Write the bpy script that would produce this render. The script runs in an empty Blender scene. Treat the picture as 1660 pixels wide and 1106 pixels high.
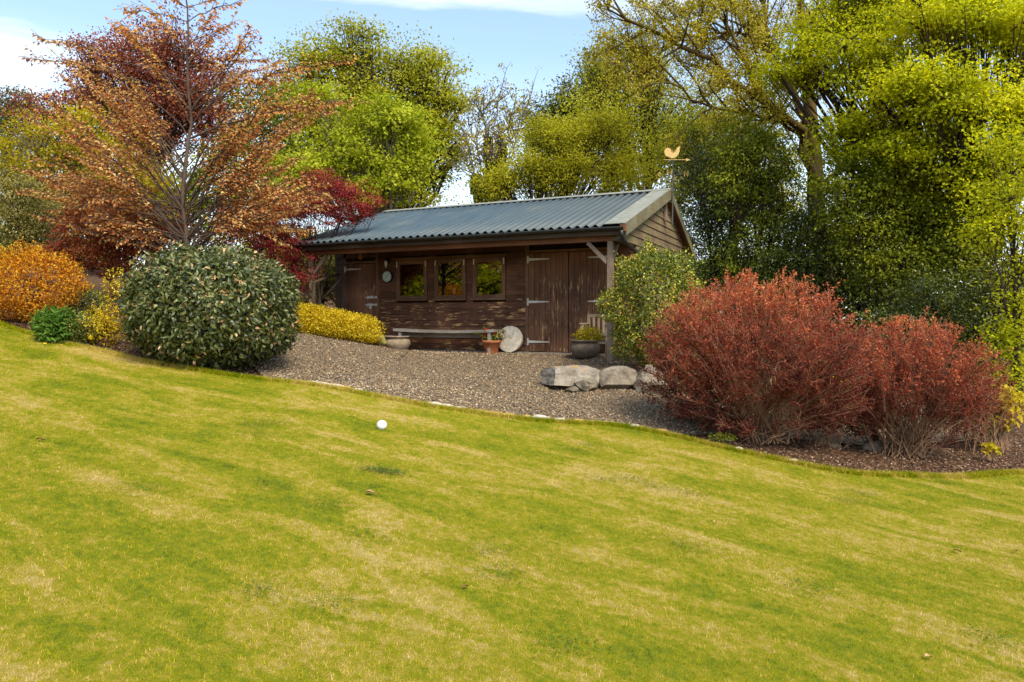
import bpy, math, random
import numpy as np
from mathutils import Vector, Matrix
random.seed(7); R = np.random.default_rng(7)
sc = bpy.context.scene

# ------------------------------------------------------------------ camera, light, exposure
F = 1142.0; CAMZ = 0.74; PITCH = math.atan(39 / F)
cam = bpy.data.objects.new('camera', bpy.data.cameras.new('camera')); sc.collection.objects.link(cam)
cam.location = (0, 0, CAMZ); cam.rotation_euler = (math.pi / 2 - PITCH, 0, 0)
cam.data.lens = 36 * F / 1660; cam.data.sensor_width = 36; cam.data.clip_end = 3000; cam.data.clip_start = 0.05
sc.camera = cam
SUN_EL, SUN_AZ = 50, 152          # azimuth clockwise from +Y (the view direction)
sun = bpy.data.objects.new('sun', bpy.data.lights.new('sun', 'SUN')); sc.collection.objects.link(sun)
sun.data.energy = 2.4; sun.data.angle = math.radians(24); sun.data.color = (1, .90, .70)
_e, _a = math.radians(SUN_EL), math.radians(SUN_AZ)
sdir = Vector((math.sin(_a) * math.cos(_e), math.cos(_a) * math.cos(_e), math.sin(_e)))
sun.rotation_euler = sdir.to_track_quat('Z', 'Y').to_euler()
W = bpy.data.worlds.new('World'); sc.world = W; W.use_nodes = True
nt = W.node_tree; nt.nodes.clear()
def wn(t, **k):
    n = nt.nodes.new(t)
    for a, b in k.items(): setattr(n, a, b)
    return n
out = wn('ShaderNodeOutputWorld'); bg = wn('ShaderNodeBackground'); sky = wn('ShaderNodeTexSky')
sky.sky_type = 'NISHITA'; sky.sun_disc = False; sky.sun_elevation = _e; sky.sun_rotation = _a
sky.air_density = 1.0; sky.dust_density = 1.2; sky.ozone_density = 1.0
bg.inputs[1].default_value = 0.15
tc = wn('ShaderNodeTexCoord'); mp = wn('ShaderNodeMapping'); mp.inputs['Scale'].default_value = (1.3, 1.3, 6.0); mp.inputs['Location'].default_value = (.35, 0, .1)
nz = wn('ShaderNodeTexNoise'); nz.inputs['Scale'].default_value = 1.7; nz.inputs['Detail'].default_value = 7; nz.inputs['Roughness'].default_value = .55; nz.inputs['Distortion'].default_value = .4
rp = wn('ShaderNodeValToRGB'); rp.color_ramp.elements[0].position = .47; rp.color_ramp.elements[1].position = .72
sep = wn('ShaderNodeSeparateXYZ'); mr = wn('ShaderNodeMapRange'); mr.inputs[1].default_value = 0.0; mr.inputs[2].default_value = .34; mr.inputs[3].default_value = .85; mr.inputs[4].default_value = 0.12
mx1 = wn('ShaderNodeMath', operation='MAXIMUM'); mixc = wn('ShaderNodeMix', data_type='RGBA')
mixc.inputs[7].default_value = (4.1, 4.25, 4.3, 1)
L = nt.links.new
mp0 = wn('ShaderNodeMapping'); mp0.inputs['Rotation'].default_value = (0, 0, 3.4); L(tc.outputs['Generated'], mp0.inputs[0]); L(mp0.outputs[0], mp.inputs[0]); L(mp.outputs[0], nz.inputs[0]); L(nz.outputs[0], rp.inputs[0])
L(tc.outputs['Generated'], sep.inputs[0]); L(sep.outputs[2], mr.inputs[0])
L(rp.outputs[0], mx1.inputs[0]); L(mr.outputs[0], mx1.inputs[1])
L(mx1.outputs[0], mixc.inputs[0]); tint = wn('ShaderNodeMix', data_type='RGBA', blend_type='MULTIPLY'); tint.inputs[0].default_value = 1; tint.inputs[7].default_value = (.74, .83, .87, 1); L(sky.outputs[0], tint.inputs[6]); L(tint.outputs[2], mixc.inputs[6]); L(mixc.outputs[2], bg.inputs[0]); L(bg.outputs[0], out.inputs[0])
sc.view_settings.view_transform = 'Standard'; sc.view_settings.look = 'None'; sc.view_settings.gamma = 1
sc.view_settings.exposure = 1.27; sc.view_settings.use_curve_mapping = False
sc.render.engine = 'CYCLES'
sc.cycles.use_denoising = True; sc.cycles.max_bounces = 6; sc.cycles.diffuse_bounces = 3; sc.cycles.transmission_bounces = 4
sc.cycles.glossy_bounces = 3; sc.cycles.transparent_max_bounces = 6; sc.cycles.caustics_reflective = False; sc.cycles.caustics_refractive = False

# ------------------------------------------------------------------ geometry helpers
def at(px, py, Y):
    """world point at distance Y in front of the camera for a measured photo position"""
    xc, yc = (px - 830) / F, -(py - 553) / F
    dy = math.cos(PITCH) + yc * math.sin(PITCH); dz = -math.sin(PITCH) + yc * math.cos(PITCH)
    return np.array([xc / dy * Y, Y, CAMZ + dz / dy * Y])

def nrm(v):
    v = np.asarray(v, float); return v / np.maximum(np.linalg.norm(v, axis=-1, keepdims=True), 1e-9)

class Geo:
    def __init__(s): s.v = []; s.f3 = []; s.f4 = []; s.n = 0; s.r = []
    def add(s, v, tris=None, quads=None, rnd=None):
        v = np.asarray(v, np.float32).reshape(-1, 3)
        if tris is not None and len(tris): s.f3.append(np.asarray(tris, np.int32) + s.n)
        if quads is not None and len(quads): s.f4.append(np.asarray(quads, np.int32) + s.n)
        s.v.append(v); s.n += len(v)
        s.r.append(np.zeros(len(v), np.float32) if rnd is None else np.asarray(rnd, np.float32))
    def mesh(s, name, smooth=False, origin=(0, 0, 0)):
        me = bpy.data.meshes.new(name)
        v = np.concatenate(s.v) - np.asarray(origin, np.float32)
        f3 = np.concatenate(s.f3) if s.f3 else np.zeros((0, 3), np.int32)
        f4 = np.concatenate(s.f4) if s.f4 else np.zeros((0, 4), np.int32)
        me.vertices.add(len(v)); me.vertices.foreach_set('co', v.ravel())
        nl = f3.size + f4.size; me.loops.add(nl)
        me.loops.foreach_set('vertex_index', np.concatenate([f3.ravel(), f4.ravel()]).astype(np.int32))
        npoly = len(f3) + len(f4); me.polygons.add(npoly)
        ls = np.concatenate([np.arange(len(f3)) * 3, f3.size + np.arange(len(f4)) * 4]).astype(np.int32)
        me.polygons.foreach_set('loop_start', ls)
        has_rnd = any(q.any() for q in s.r)
        me.polygons.foreach_set('use_smooth', np.full(npoly, bool(smooth or has_rnd)))
        me.update(calc_edges=True)
        r = np.concatenate(s.r)
        if r.any():
            at_ = me.attributes.new('rnd', 'FLOAT', 'POINT'); at_.data.foreach_set('value', r)
        return me
    def box(s, x0, x1, y0, y1, z0, z1, M=None):
        v = np.array([(x, y, z) for z in (z0, z1) for y in (y0, y1) for x in (x0, x1)], float)
        if M is not None: v = v @ M[0].T + M[1]
        s.add(v, quads=[(0, 2, 3, 1), (4, 5, 7, 6), (0, 1, 5, 4), (2, 6, 7, 3), (0, 4, 6, 2), (1, 3, 7, 5)])
    def tube(s, pts, rad, sides=6, cap=True):
        pts = np.asarray(pts, float); n = len(pts); rad = np.broadcast_to(rad, (n,))
        T = nrm(np.gradient(pts, axis=0)); ref = np.array([0, 0, 1.]) if abs(T[0][2]) < .8 else np.array([1., 0, 0])
        A = nrm(np.cross(T, ref)); B = np.cross(T, A)
        th = np.arange(sides) / sides * 2 * np.pi
        v = pts[:, None] + rad[:, None, None] * (A[:, None] * np.cos(th)[None, :, None] + B[:, None] * np.sin(th)[None, :, None])
        i = np.arange(n - 1)[:, None] * sides; j = np.arange(sides)[None]; j2 = (j + 1) % sides
        q = np.stack([i + j, i + j2, i + sides + j2, i + sides + j], -1).reshape(-1, 4)
        v = v.reshape(-1, 3); tr = []
        if cap:
            v = np.vstack([v, pts[0], pts[-1]]); a = n * sides
            tr = [(a, (k + 1) % sides, k) for k in range(sides)] + [(a + 1, (n - 1) * sides + k, (n - 1) * sides + (k + 1) % sides) for k in range(sides)]
        s.add(v, tris=tr, quads=q)
    def lathe(s, prof, seg=24, c=(0, 0, 0)):
        prof = np.array(prof, float); n = len(prof); th = np.arange(seg) / seg * 2 * np.pi
        v = np.stack([prof[:, 0:1] * np.cos(th), prof[:, 0:1] * np.sin(th), np.repeat(prof[:, 1:2], seg, 1)], -1).reshape(-1, 3) + np.array(c)
        i = np.arange(n - 1)[:, None] * seg; j = np.arange(seg)[None]; j2 = (j + 1) % seg
        s.add(v, quads=np.stack([i + j, i + j2, i + seg + j2, i + seg + j], -1).reshape(-1, 4))
    def prism(s, poly, y0, y1):
        """x-z outline extruded in y"""
        n = len(poly); p = np.array(poly, float)
        a = np.stack([p[:, 0], np.full(n, y0), p[:, 1]], -1); b = a.copy(); b[:, 1] = y1
        c0 = a.mean(0); c1 = b.mean(0)
        v = np.vstack([a, b, c0, c1])
        q = [(k, (k + 1) % n, n + (k + 1) % n, n + k) for k in range(n)]
        t = [(2 * n, (k + 1) % n, k) for k in range(n)] + [(2 * n + 1, n + k, n + (k + 1) % n) for k in range(n)]
        s.add(v, tris=t, quads=q)
    def leaves(s, P, D, Nn, Ln, Wd, fold=.18, droop=.12, rnd=None, big=False):
        n = len(P); D = nrm(D); S = nrm(np.cross(D, Nn)); N2 = np.cross(S, D)
        Ln = np.broadcast_to(Ln, (n,))[:, None]; Wd = np.broadcast_to(Wd, (n,))[:, None]
        if rnd is None: rnd = R.random(n)
        if not big:
            m = P + D * Ln * .45
            v = np.stack([P, m + S * Wd * .5 + N2 * Wd * fold, P + D * Ln - N2 * Ln * droop, m - S * Wd * .5 + N2 * Wd * fold], 1)
            k = np.arange(n)[:, None] * 4
            s.add(v, tris=np.concatenate([k + np.array([[0, 1, 2]]), k + np.array([[0, 2, 3]])]), rnd=np.repeat(rnd, 4) + .001)
        else:
            a = P + D * Ln * .3; b = P + D * Ln * .7 - N2 * Ln * droop * .4
            v = np.stack([P, a + S * Wd * .5 + N2 * Wd * fold, b + S * Wd * .42 + N2 * Wd * fold, P + D * Ln - N2 * Ln * droop,
                          b - S * Wd * .42 + N2 * Wd * fold, a - S * Wd * .5 + N2 * Wd * fold, P + D * Ln * .5 - N2 * Ln * droop * .1], 1)
            k = np.arange(n)[:, None] * 7
            T = [(0, 1, 6), (1, 2, 6), (2, 3, 6), (3, 4, 6), (4, 5, 6), (5, 0, 6)]
            s.add(v, tris=np.concatenate([k + np.array([t]) for t in T]), rnd=np.repeat(rnd, 7) + .001)

def link(o, parent=None):
    sc.collection.objects.link(o)
    if parent: o.parent = parent
    return o
def obj(name, g, m, parent=None, smooth=False, kind=None, origin=(0, 0, 0), loc=(0, 0, 0)):
    me = g.mesh(name, smooth, origin) if isinstance(g, Geo) else g
    if m is not None and not me.materials: me.materials.append(m)
    o = link(bpy.data.objects.new(name, me), parent); o.location = loc
    if kind: o['kind'] = kind
    return o
def tag(o, label, cat, group=None):
    o['label'] = label; o['category'] = cat
    if group: o['group'] = group
    return o
def thing(name, label, cat, loc=(0, 0, 0), rz=0, group=None):
    o = link(bpy.data.objects.new(name, None)); o.empty_display_size = .2; o.location = [float(c) for c in loc]; o.rotation_euler = (0, 0, rz)
    return tag(o, label, cat, group)
def smoothstep(a, b, x):
    t = np.clip((x - a) / (b - a), 0, 1); return t * t * (3 - 2 * t)

# ------------------------------------------------------------------ material helpers
class NT:
    def __init__(s, name):
        s.m = bpy.data.materials.new(name); s.m.use_nodes = True; s.t = s.m.node_tree; s.t.nodes.clear()
        s.out = s.n('ShaderNodeOutputMaterial'); s.l = s.t.links.new
    def n(s, t, **k):
        x = s.t.nodes.new(t)
        for a, b in k.items():
            if a.startswith('_'):
                key = a[1:]; key = int(key) if key.isdigit() else key.replace('_', ' ')
                x.inputs[key].default_value = b
            else: setattr(x, a, b)
        return x
    def ramp(s, src, stops, interp='LINEAR'):
        r = s.n('ShaderNodeValToRGB'); cr = r.color_ramp; cr.interpolation = interp
        while len(cr.elements) < len(stops): cr.elements.new(.5)
        for e, (p, c) in zip(cr.elements, stops):
            e.position = p; e.color = (c, c, c, 1) if isinstance(c, (int, float)) else (*c, 1)
        s.l(src, r.inputs[0]); return r.outputs[0]
    def coords(s, which='pos', scale=(1, 1, 1), rot=(0, 0, 0), ob=None, loc=(0, 0, 0)):
        if which == 'pos': o = s.n('ShaderNodeNewGeometry').outputs['Position']
        else:
            t = s.n('ShaderNodeTexCoord'); t.object = ob; o = t.outputs['Object']
        mp_ = s.n('ShaderNodeMapping'); mp_.inputs['Scale'].default_value = scale; mp_.inputs['Rotation'].default_value = rot; mp_.inputs['Location'].default_value = loc
        s.l(o, mp_.inputs[0]); return mp_.outputs[0]
    def noise(s, vec, scale, detail=4, rough=.55, dist=0):
        x = s.n('ShaderNodeTexNoise', _Scale=scale, _Detail=detail, _Roughness=rough, _Distortion=dist); s.l(vec, x.inputs[0]); return x.outputs[0]
    def mix(s, f, a, b, mode='MIX'):
        x = s.n('ShaderNodeMix', data_type='RGBA', blend_type=mode)
        for sock, val in ((x.inputs[0], f), (x.inputs[6], a), (x.inputs[7], b)):
            if isinstance(val, bpy.types.NodeSocket): s.l(val, sock)
            elif isinstance(val, (int, float)): sock.default_value = val
            else: sock.default_value = (*val, 1)
        return x.outputs[2]
    def math(s, op, a, b=0.):
        x = s.n('ShaderNodeMath', operation=op)
        for i, val in ((0, a), (1, b)):
            if isinstance(val, bpy.types.NodeSocket): s.l(val, x.inputs[i])
            else: x.inputs[i].default_value = val
        return x.outputs[0]
    def bsdf(s, col, rough=.6, spec=.3, bump=None, bs=.3, bd=.01, metal=0):
        b = s.n('ShaderNodeBsdfPrincipled'); b.inputs['Specular IOR Level'].default_value = spec; b.inputs['Metallic'].default_value = metal
        if isinstance(col, bpy.types.NodeSocket): s.l(col, b.inputs[0])
        else: b.inputs[0].default_value = (*col, 1)
        if isinstance(rough, bpy.types.NodeSocket): s.l(rough, b.inputs['Roughness'])
        else: b.inputs['Roughness'].default_value = rough
        if bump is not None:
            bn = s.n('ShaderNodeBump', _Strength=bs, _Distance=bd); s.l(bump, bn.inputs['Height']); s.l(bn.outputs[0], b.inputs['Normal'])
        return b.outputs[0]
    def done(s, sh): s.l(sh, s.out.inputs[0]); return s.m

def leaf_mat(name, stops, trans=.35, rough=.6, spec=.14, nscale=1.2, wn_=.45, tint=(1.25, 1.2, .6)):
    t = NT(name); at_ = t.n('ShaderNodeAttribute', attribute_name='rnd').outputs['Fac']
    nz_ = t.noise(t.coords(), nscale, 3)
    nz2 = t.math('MULTIPLY_ADD', t.math('SUBTRACT', nz_, .5), 2.4); t.t.nodes[-1]
    add = t.n('ShaderNodeMath', operation='MULTIPLY_ADD'); t.l(t.math('SUBTRACT', nz_, .5), add.inputs[0]); add.inputs[1].default_value = 2.2 * wn_; t.l(at_, add.inputs[2])
    col = t.ramp(add.outputs[0], stops)
    b = t.bsdf(col, rough, spec)
    trans = min(.6, trans * 1.25)
    tr = t.n('ShaderNodeBsdfTranslucent'); t.l(t.mix(1.0, col, tint, 'MULTIPLY'), tr.inputs[0])
    m = t.n('ShaderNodeMixShader'); m.inputs[0].default_value = trans; t.l(b, m.inputs[1]); t.l(tr.outputs[0], m.inputs[2])
    return t.done(m.outputs[0])

def bark_mat(name, a, b, scale=14, moss=None):
    t = NT(name); c = t.coords(scale=(1, 1, .25)); n1 = t.noise(c, scale, 6, .7)
    col = t.ramp(n1, [(.3, a), (.7, b)])
    if moss:
        n2 = t.noise(t.coords(), 2.2, 4); col = t.mix(t.ramp(n2, [(.42, 0), (.6, 1)]), col, moss)
    return t.done(t.bsdf(col, .9, .1, n1, .8, .02))

def plain(name, col, rough=.6, spec=.3, var=.25, scale=20, metal=0, bs=.15):
    t = NT(name); n1 = t.noise(t.coords(), scale, 5, .65)
    lo = tuple(c * (1 - var) for c in col); hi = tuple(min(1, c * (1 + var)) for c in col)
    return t.done(t.bsdf(t.ramp(n1, [(.3, lo), (.7, hi)]), rough, spec, n1, bs, .005, metal))

# ------------------------------------------------------------------ terrain
EX = np.array([-30, -14, -10.5, -7.97, -6.3, -4.67, -3.6, -2.55, -1.7, -.92, .495, 1.2, 1.78, 2.42, 3.0, 3.57, 4.6, 5.8, 9, 16, 30])
EY = np.array([22, 14.3, 12.0, 10.78, 9.74, 8.97, 8.74, 8.72, 8.4, 8.11, 8.05, 8.12, 7.95, 7.5, 7.3, 7.15, 7.4, 8.0, 9.5, 12, 15])
_xs = np.linspace(-30, 30, 1201); _ys = np.interp(_xs, EX, EY)
_k = np.hanning(15); _k /= _k.sum(); _ys = np.convolve(np.pad(_ys, 7, 'edge'), _k, 'valid')
def edge(x): return np.interp(x, _xs, _ys)
def plane(x, y): return -1.052 - .109 * x + .079 * y
CP = [(0, 505, 13), (60, 468, 15.5), (150, 455, 18), (0, 430, 21), (300, 470, 15), (400, 500, 14.5), (430, 560, 11), (480, 540, 12.3), (540, 548, 13.2),
      (610, 557, 14.1), (640, 567, 15.0), (600, 590, 12), (700, 600, 12.3), (800, 590, 13), (900, 580, 13.6), (700, 630, 10), (850, 650, 9.3),
      (950, 636, 10), (1000, 596, 12), (950, 600, 12), (1050, 645, 9.8), (1300, 685, 10.5), (1400, 640, 12.5), (1300, 595, 14), (1150, 576, 14),
      (1600, 690, 11), (1660, 620, 15)]
PTS = [tuple(at(*c)) for c in CP] + [(-9, 26, 2.2), (0, 26, .6), (9, 22, -.3), (15, 20, -.7), (16, 14, -1.0), (-16, 20, 2.6), (-12, 30, 3)]
PTS += [(x, float(edge(x)), float(plane(x, edge(x)))) for x in (-12, -8, -6, -4.5, -3, -1.5, 0, 1.2, 2.4, 3.6, 5.8, 9)]
PTS += [(x, float(edge(x)) - 2.5, float(plane(x, edge(x) - 2.5))) for x in (-8, -4, 0, 4, 8)]
A0 = 25.4 * math.pi / 180; U = np.array([math.cos(A0), -math.sin(A0)]); V2 = np.array([math.sin(A0), math.cos(A0)])
P0 = np.array([.358, 14.6])
def shed_w(s, t, z=0): p = P0 + U * s + V2 * t; return (float(p[0]), float(p[1]), z)
for s_ in (-4.8, -2.5, 0, 2): 
    for t_ in (-.6, 2.5, 4.5): p = shed_w(s_, t_); PTS.append((p[0], p[1], 0.))
PTS = np.array(PTS)
def _phi(r2): return np.where(r2 > 1e-9, .5 * r2 * np.log(np.maximum(r2, 1e-9)), 0)
_n = len(PTS); _d = PTS[:, None, :2] - PTS[None, :, :2]
_K = _phi((_d ** 2).sum(-1)) + np.eye(_n) * .05; _P = np.hstack([np.ones((_n, 1)), PTS[:, :2]])
_M = np.block([[_K, _P], [_P.T, np.zeros((3, 3))]]); _res = PTS[:, 2] - plane(PTS[:, 0], PTS[:, 1])
_w = np.linalg.solve(_M, np.concatenate([_res, np.zeros(3)]))
def H(x, y):
    x = np.atleast_1d(np.asarray(x, float)); y = np.atleast_1d(np.asarray(y, float)); sh = x.shape; x = x.ravel(); y = y.ravel()
    r = np.empty_like(x)
    for a in range(0, len(x), 50000):
        xa, ya = x[a:a + 50000], y[a:a + 50000]
        d2 = (xa[:, None] - PTS[:, 0]) ** 2 + (ya[:, None] - PTS[:, 1]) ** 2
        r[a:a + 50000] = _phi(d2) @ _w[:_n] + _w[_n] + _w[_n + 1] * xa + _w[_n + 2] * ya
    e = edge(x); w = smoothstep(0, .7, y - e)
    z = plane(x, y) + r * w
    z += .018 * np.sin(x * 1.3 + y * .7) * np.sin(y * 1.1 - x * .4) + .008 * np.sin(x * 3.1 + 1) * np.sin(y * 3.7)
    rel = np.stack([x - P0[0], y - P0[1]], -1); s = rel @ U; t = rel @ V2
    ds = np.maximum(np.maximum(-5.1 - s, s - 2.4), 0); dt = np.maximum(np.maximum(-.55 - t, t - 4.9), 0)
    z = z * smoothstep(0, .7, np.hypot(ds, dt))
    dist = np.hypot(x, y - 8); far = np.clip(-.05 * x, -2, 3)
    wf = smoothstep(20, 34, dist); z = z * (1 - wf) + far * wf
    return z.reshape(sh)
def h1(x, y): return float(H([x], [y])[0])

def grid_mesh(X, Y, Z):
    g = Geo(); r, c = X.shape; i = np.arange(r - 1)[:, None] * c + np.arange(c - 1)[None]
    g.add(np.stack([X, Y, Z], -1), quads=np.stack([i, i + 1, i + c + 1, i + c], -1).reshape(-1, 4)); return g

# ground materials
t = NT('soil'); p_ = t.coords()
n1 = t.noise(p_, 3, 6, .65); n2 = t.noise(p_, 45, 5, .7)
col = t.mix(t.ramp(n2, [(.35, 0), (.65, 1)]), t.ramp(n1, [(.3, (.035, .018, .010)), (.7, (.085, .048, .028))]), (.14, .085, .05))
SOIL = t.done(t.bsdf(col, .95, .1, n2, .9, .03))
def lawn_color(t):
    _m = t.n('ShaderNodeMapping'); _m.inputs['Scale'].default_value = (.50, 1.75, .8); t.l(t.coords(rot=(0, 0, .47)), _m.inputs[0]); c = _m.outputs[0]; big = t.noise(c, 1.3, 8, .70, .7)
    fine = t.noise(t.coords(), 4.5, 7, .78)
    m = t.n('ShaderNodeMath', operation='MULTIPLY_ADD'); t.l(fine, m.inputs[0]); m.inputs[1].default_value = .42
    t.l(t.math('MULTIPLY', big, .72), m.inputs[2])
    tuft = t.noise(t.coords(), 22, 3, .6); m2 = t.n('ShaderNodeMath', operation='MULTIPLY_ADD'); t.l(t.math('SUBTRACT', tuft, .5), m2.inputs[0]); m2.inputs[1].default_value = .34; t.l(m.outputs[0], m2.inputs[2]); return m2.outputs[0]
GR = [(.36, (.075, .125, .002)), (.47, (.200, .250, .003)), (.545, (.320, .310, .004)), (.61, (.47, .365, .035)), (.70, (.66, .48, .17))]
t = NT('lawn_turf'); f = lawn_color(t); nb = t.noise(t.coords(), 120, 3, .8)
c = t.mix(.45, t.ramp(f, GR), t.ramp(nb, [(.3, (.045, .05, .006)), (.7, (.26, .25, .05))]))
LAWN = t.done(t.bsdf(c, .95, .05, nb, 1, .02))
t = NT('grass_blade'); f = lawn_color(t); at_ = t.n('ShaderNodeAttribute', attribute_name='rnd').outputs['Fac']
m = t.n('ShaderNodeMath', operation='MULTIPLY_ADD'); t.l(t.math('SUBTRACT', at_, .5), m.inputs[0]); m.inputs[1].default_value = .17; t.l(f, m.inputs[2])
c = t.ramp(m.outputs[0], GR); b = t.bsdf(c, 1.0, .03); tr = t.n('ShaderNodeBsdfTranslucent'); t.l(c, tr.inputs[0])
ms = t.n('ShaderNodeMixShader'); ms.inputs[0].default_value = .3; t.l(b, ms.inputs[1]); t.l(tr.outputs[0], ms.inputs[2]); BLADE = t.done(ms.outputs[0])
def gravel_cols(t, src): return t.ramp(src, [(0, (.045, .038, .030)), (.28, (.13, .098, .066)), (.45, (.25, .165, .088)), (.6, (.36, .23, .112)), (.75, (.18, .145, .105)), (.9, (.40, .30, .18)), (1, (.52, .43, .31))])
t = NT('gravel_bed'); vo = t.n('ShaderNodeTexVoronoi', _Scale=55.); t.l(t.coords(), vo.inputs[0])
GRAVEL = t.done(t.bsdf(t.mix(.5, gravel_cols(t, t.n('ShaderNodeSeparateColor').outputs[0]), (.12, .09, .065)), .9, .15, vo.outputs['Distance'], 1, .02))
_s = [n for n in GRAVEL.node_tree.nodes if n.type == 'SEPARATE_COLOR'][0]; GRAVEL.node_tree.links.new(vo.outputs['Color'], _s.inputs[0])
t = NT('pebble'); PEBBLE = t.done(t.bsdf(gravel_cols(t, t.n('ShaderNodeAttribute', attribute_name='rnd').outputs['Fac']), .8, .25))
t = NT('bark_chip'); CHIP = t.done(t.bsdf(t.ramp(t.n('ShaderNodeAttribute', attribute_name='rnd').outputs['Fac'], [(0, (.03, .015, .01)), (.5, (.12, .06, .035)), (.85, (.22, .13, .08)), (1, (.38, .28, .2))]), .9, .1))

# ground sheet
def axis(lo, hi, core0, core1, step, grow=1.25):
    a = list(np.arange(core0, core1, step)); d = step
    x = core1
    while x < hi: a.append(x); d *= grow; x += d
    a.append(hi); x = core0 - step; d = step; b = []
    while x > lo: b.append(x); d *= grow; x -= d
    b.append(lo); return np.array(b[::-1] + a)
gx, gy = np.meshgrid(axis(-600, 600, -14, 14, .16), axis(-600, 600, -2, 26, .16))
gz = H(gx, gy)
obj('ground', grid_mesh(gx, gy, gz - .03), SOIL, smooth=True, kind='structure')
# lawn
lx = np.arange(-29, 29.01, .1); tt = np.concatenate([np.linspace(0, .55, 60), np.linspace(.56, 1, 90)])
LX = np.repeat(lx[None], len(tt), 0); LY = -20 + (edge(lx)[None] + 20) * tt[:, None]
LZ = H(LX, LY); g = grid_mesh(LX, LY, LZ)
obj('lawn', g, LAWN, smooth=True, kind='structure')
# gravel
def gfront(x): return edge(x) + .05 + np.maximum(0, -3.05 - x) * 1.7 + np.clip((x - 1.75) * 1.1, 0, 1.7)
gxs = np.arange(-4.4, 7.0, .08); tt = np.linspace(0, 1, 110)
GX = np.repeat(gxs[None], len(tt), 0); yb = np.where(gxs < -2.0, 13.9 + (gxs + 2) * .5, 16.0); f0 = gfront(gxs)
GY = f0 + (np.maximum(yb, f0 + .1) - f0) * tt[:, None]
obj('gravel_path', grid_mesh(GX, GY, H(GX, GY) - .006), GRAVEL, smooth=True, kind='structure')
# pebbles
n = 62000; x = R.uniform(-4.4, 6.8, n); y = 7.5 + 8.5 * R.random(n) ** 1.25
yb_ = np.where(x < -2.0, 13.9 + (x + 2) * .5, 16.0); rel = np.stack([x - P0[0], y - P0[1]], -1)
ok = (y > gfront(x) - .03) & (y < yb_) & ~(((rel @ V2) > -.02) & ((rel @ U) < 2.2)); x, y = x[ok], y[ok]; n = len(x)
def rocks_cloud(x, y, size, flat, zoff=0.):
    n = len(x); g = Geo(); z = H(x, y) + zoff; a = R.uniform(0, 6.28, n)
    base = np.array([(1, 0, 0), (0, 1, 0), (-1, 0, 0), (0, -1, 0), (0, 0, 1), (0, 0, -1)], float)
    v = base[None] * np.stack([size, size * R.uniform(.6, .95, n), size * flat], -1)[:, None] * R.uniform(.75, 1.2, (n, 6, 1))
    c, s = np.cos(a)[:, None], np.sin(a)[:, None]
    v = np.stack([v[..., 0] * c - v[..., 1] * s, v[..., 0] * s + v[..., 1] * c, v[..., 2]], -1) + np.stack([x, y, z], -1)[:, None]
    k = np.arange(n)[:, None] * 6; T = [(0, 1, 4), (1, 2, 4), (2, 3, 4), (3, 0, 4), (1, 0, 5), (2, 1, 5), (3, 2, 5), (0, 3, 5)][:8]
    g.add(v, tris=np.concatenate([k + np.array([q]) for q in T]), rnd=np.repeat(R.random(n), 6) + .001); return g
obj('gravel', rocks_cloud(x, y, R.uniform(.008, .021, n), R.uniform(.4, .8, n), .002), PEBBLE, kind='stuff')
# bark mulch
n = 26000; x = np.concatenate([R.uniform(1.6, 9.5, n), R.uniform(-11, -2.9, n)]); y = edge(x) + .02 + R.random(2 * n) ** 1.3 * 2.4
ok = y < np.where(x > 0, np.where(x > 6.5, 99, gfront(x) + .35), np.where(x > -4.4, gfront(x) + .1, 99)); x, y = x[ok], y[ok]; n = len(x)
g = Geo(); a = R.uniform(0, 6.28, n); D = np.stack([np.cos(a), np.sin(a), R.normal(0, .25, n)], -1); Nn = nrm(np.stack([R.normal(0, .4, n), R.normal(0, .4, n), np.ones(n)], -1))
g.leaves(np.stack([x, y, H(x, y) - .022], -1), D, Nn, R.uniform(.015, .055, n), R.uniform(.008, .022, n), .3, -.2)
obj('mulch', g, CHIP, kind='stuff')

# grass blades
def blades(x, y, hh, ww, name='grass'):
    n = len(x); z = H(x, y) - .004; a = R.uniform(0, 6.28, n); ln = R.uniform(.15, 1.0, n) * hh; b = R.uniform(0, 6.28, n)
    P = np.stack([x, y, z], -1); S = np.stack([np.cos(a), np.sin(a), 0 * a], -1) * ww[:, None] * .5
    tip = P + np.stack([np.cos(b) * ln, np.sin(b) * ln, hh], -1)
    g = Geo(); g.add(np.stack([P - S, P + S, tip], 1), tris=np.arange(3 * n).reshape(n, 3), rnd=np.repeat(R.random(n), 3) + .001)
    return obj(name, g, BLADE, kind='stuff')
n = 1900000; y = 2.2 + 9.8 * R.random(n) ** 1.15; x = R.uniform(-1, 1, n) * (.80 * y + .6)
dens = np.interp(y, [2.2, 4, 7, 12], [1, .8, .62, .55]) * (.80 * y + .6) / (.8 * 12 + .6)   # equal spread, thinner far off
keep = (y < edge(x) + .03) & (R.random(n) < dens); x, y = x[keep], y[keep]; n = len(x)
print('blades', n)
blades(x, y, R.uniform(.008, .022, n) * (1 + .5 * (R.random(n) < .03)), R.uniform(.0028, .0055, n) * np.interp(y, [3, 10], [1, 1.5]))
nc_ = 26; cx_ = R.uniform(-3, 4.5, nc_); cy_ = R.uniform(3.2, 7.5, nc_); k_ = lawn_clover = R.integers(0, nc_, 5200)
x = np.r_[cx_[k_] + R.normal(0, .10, 5200), R.normal(-1.03, .10, 900)]; y = np.r_[cy_[k_] + R.normal(0, .07, 5200), R.normal(5.6, .05, 900)]; n = len(x)
g = Geo(); a = R.uniform(0, 6.28, n); g.leaves(np.stack([x, y, H(x, y) + R.uniform(.008, .026, n)], -1), np.stack([np.cos(a), np.sin(a), 0 * a], -1), nrm(np.stack([R.normal(0, .3, n), R.normal(0, .3, n), np.ones(n)], -1)), R.uniform(.007, .014, n), R.uniform(.006, .011, n))
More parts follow.
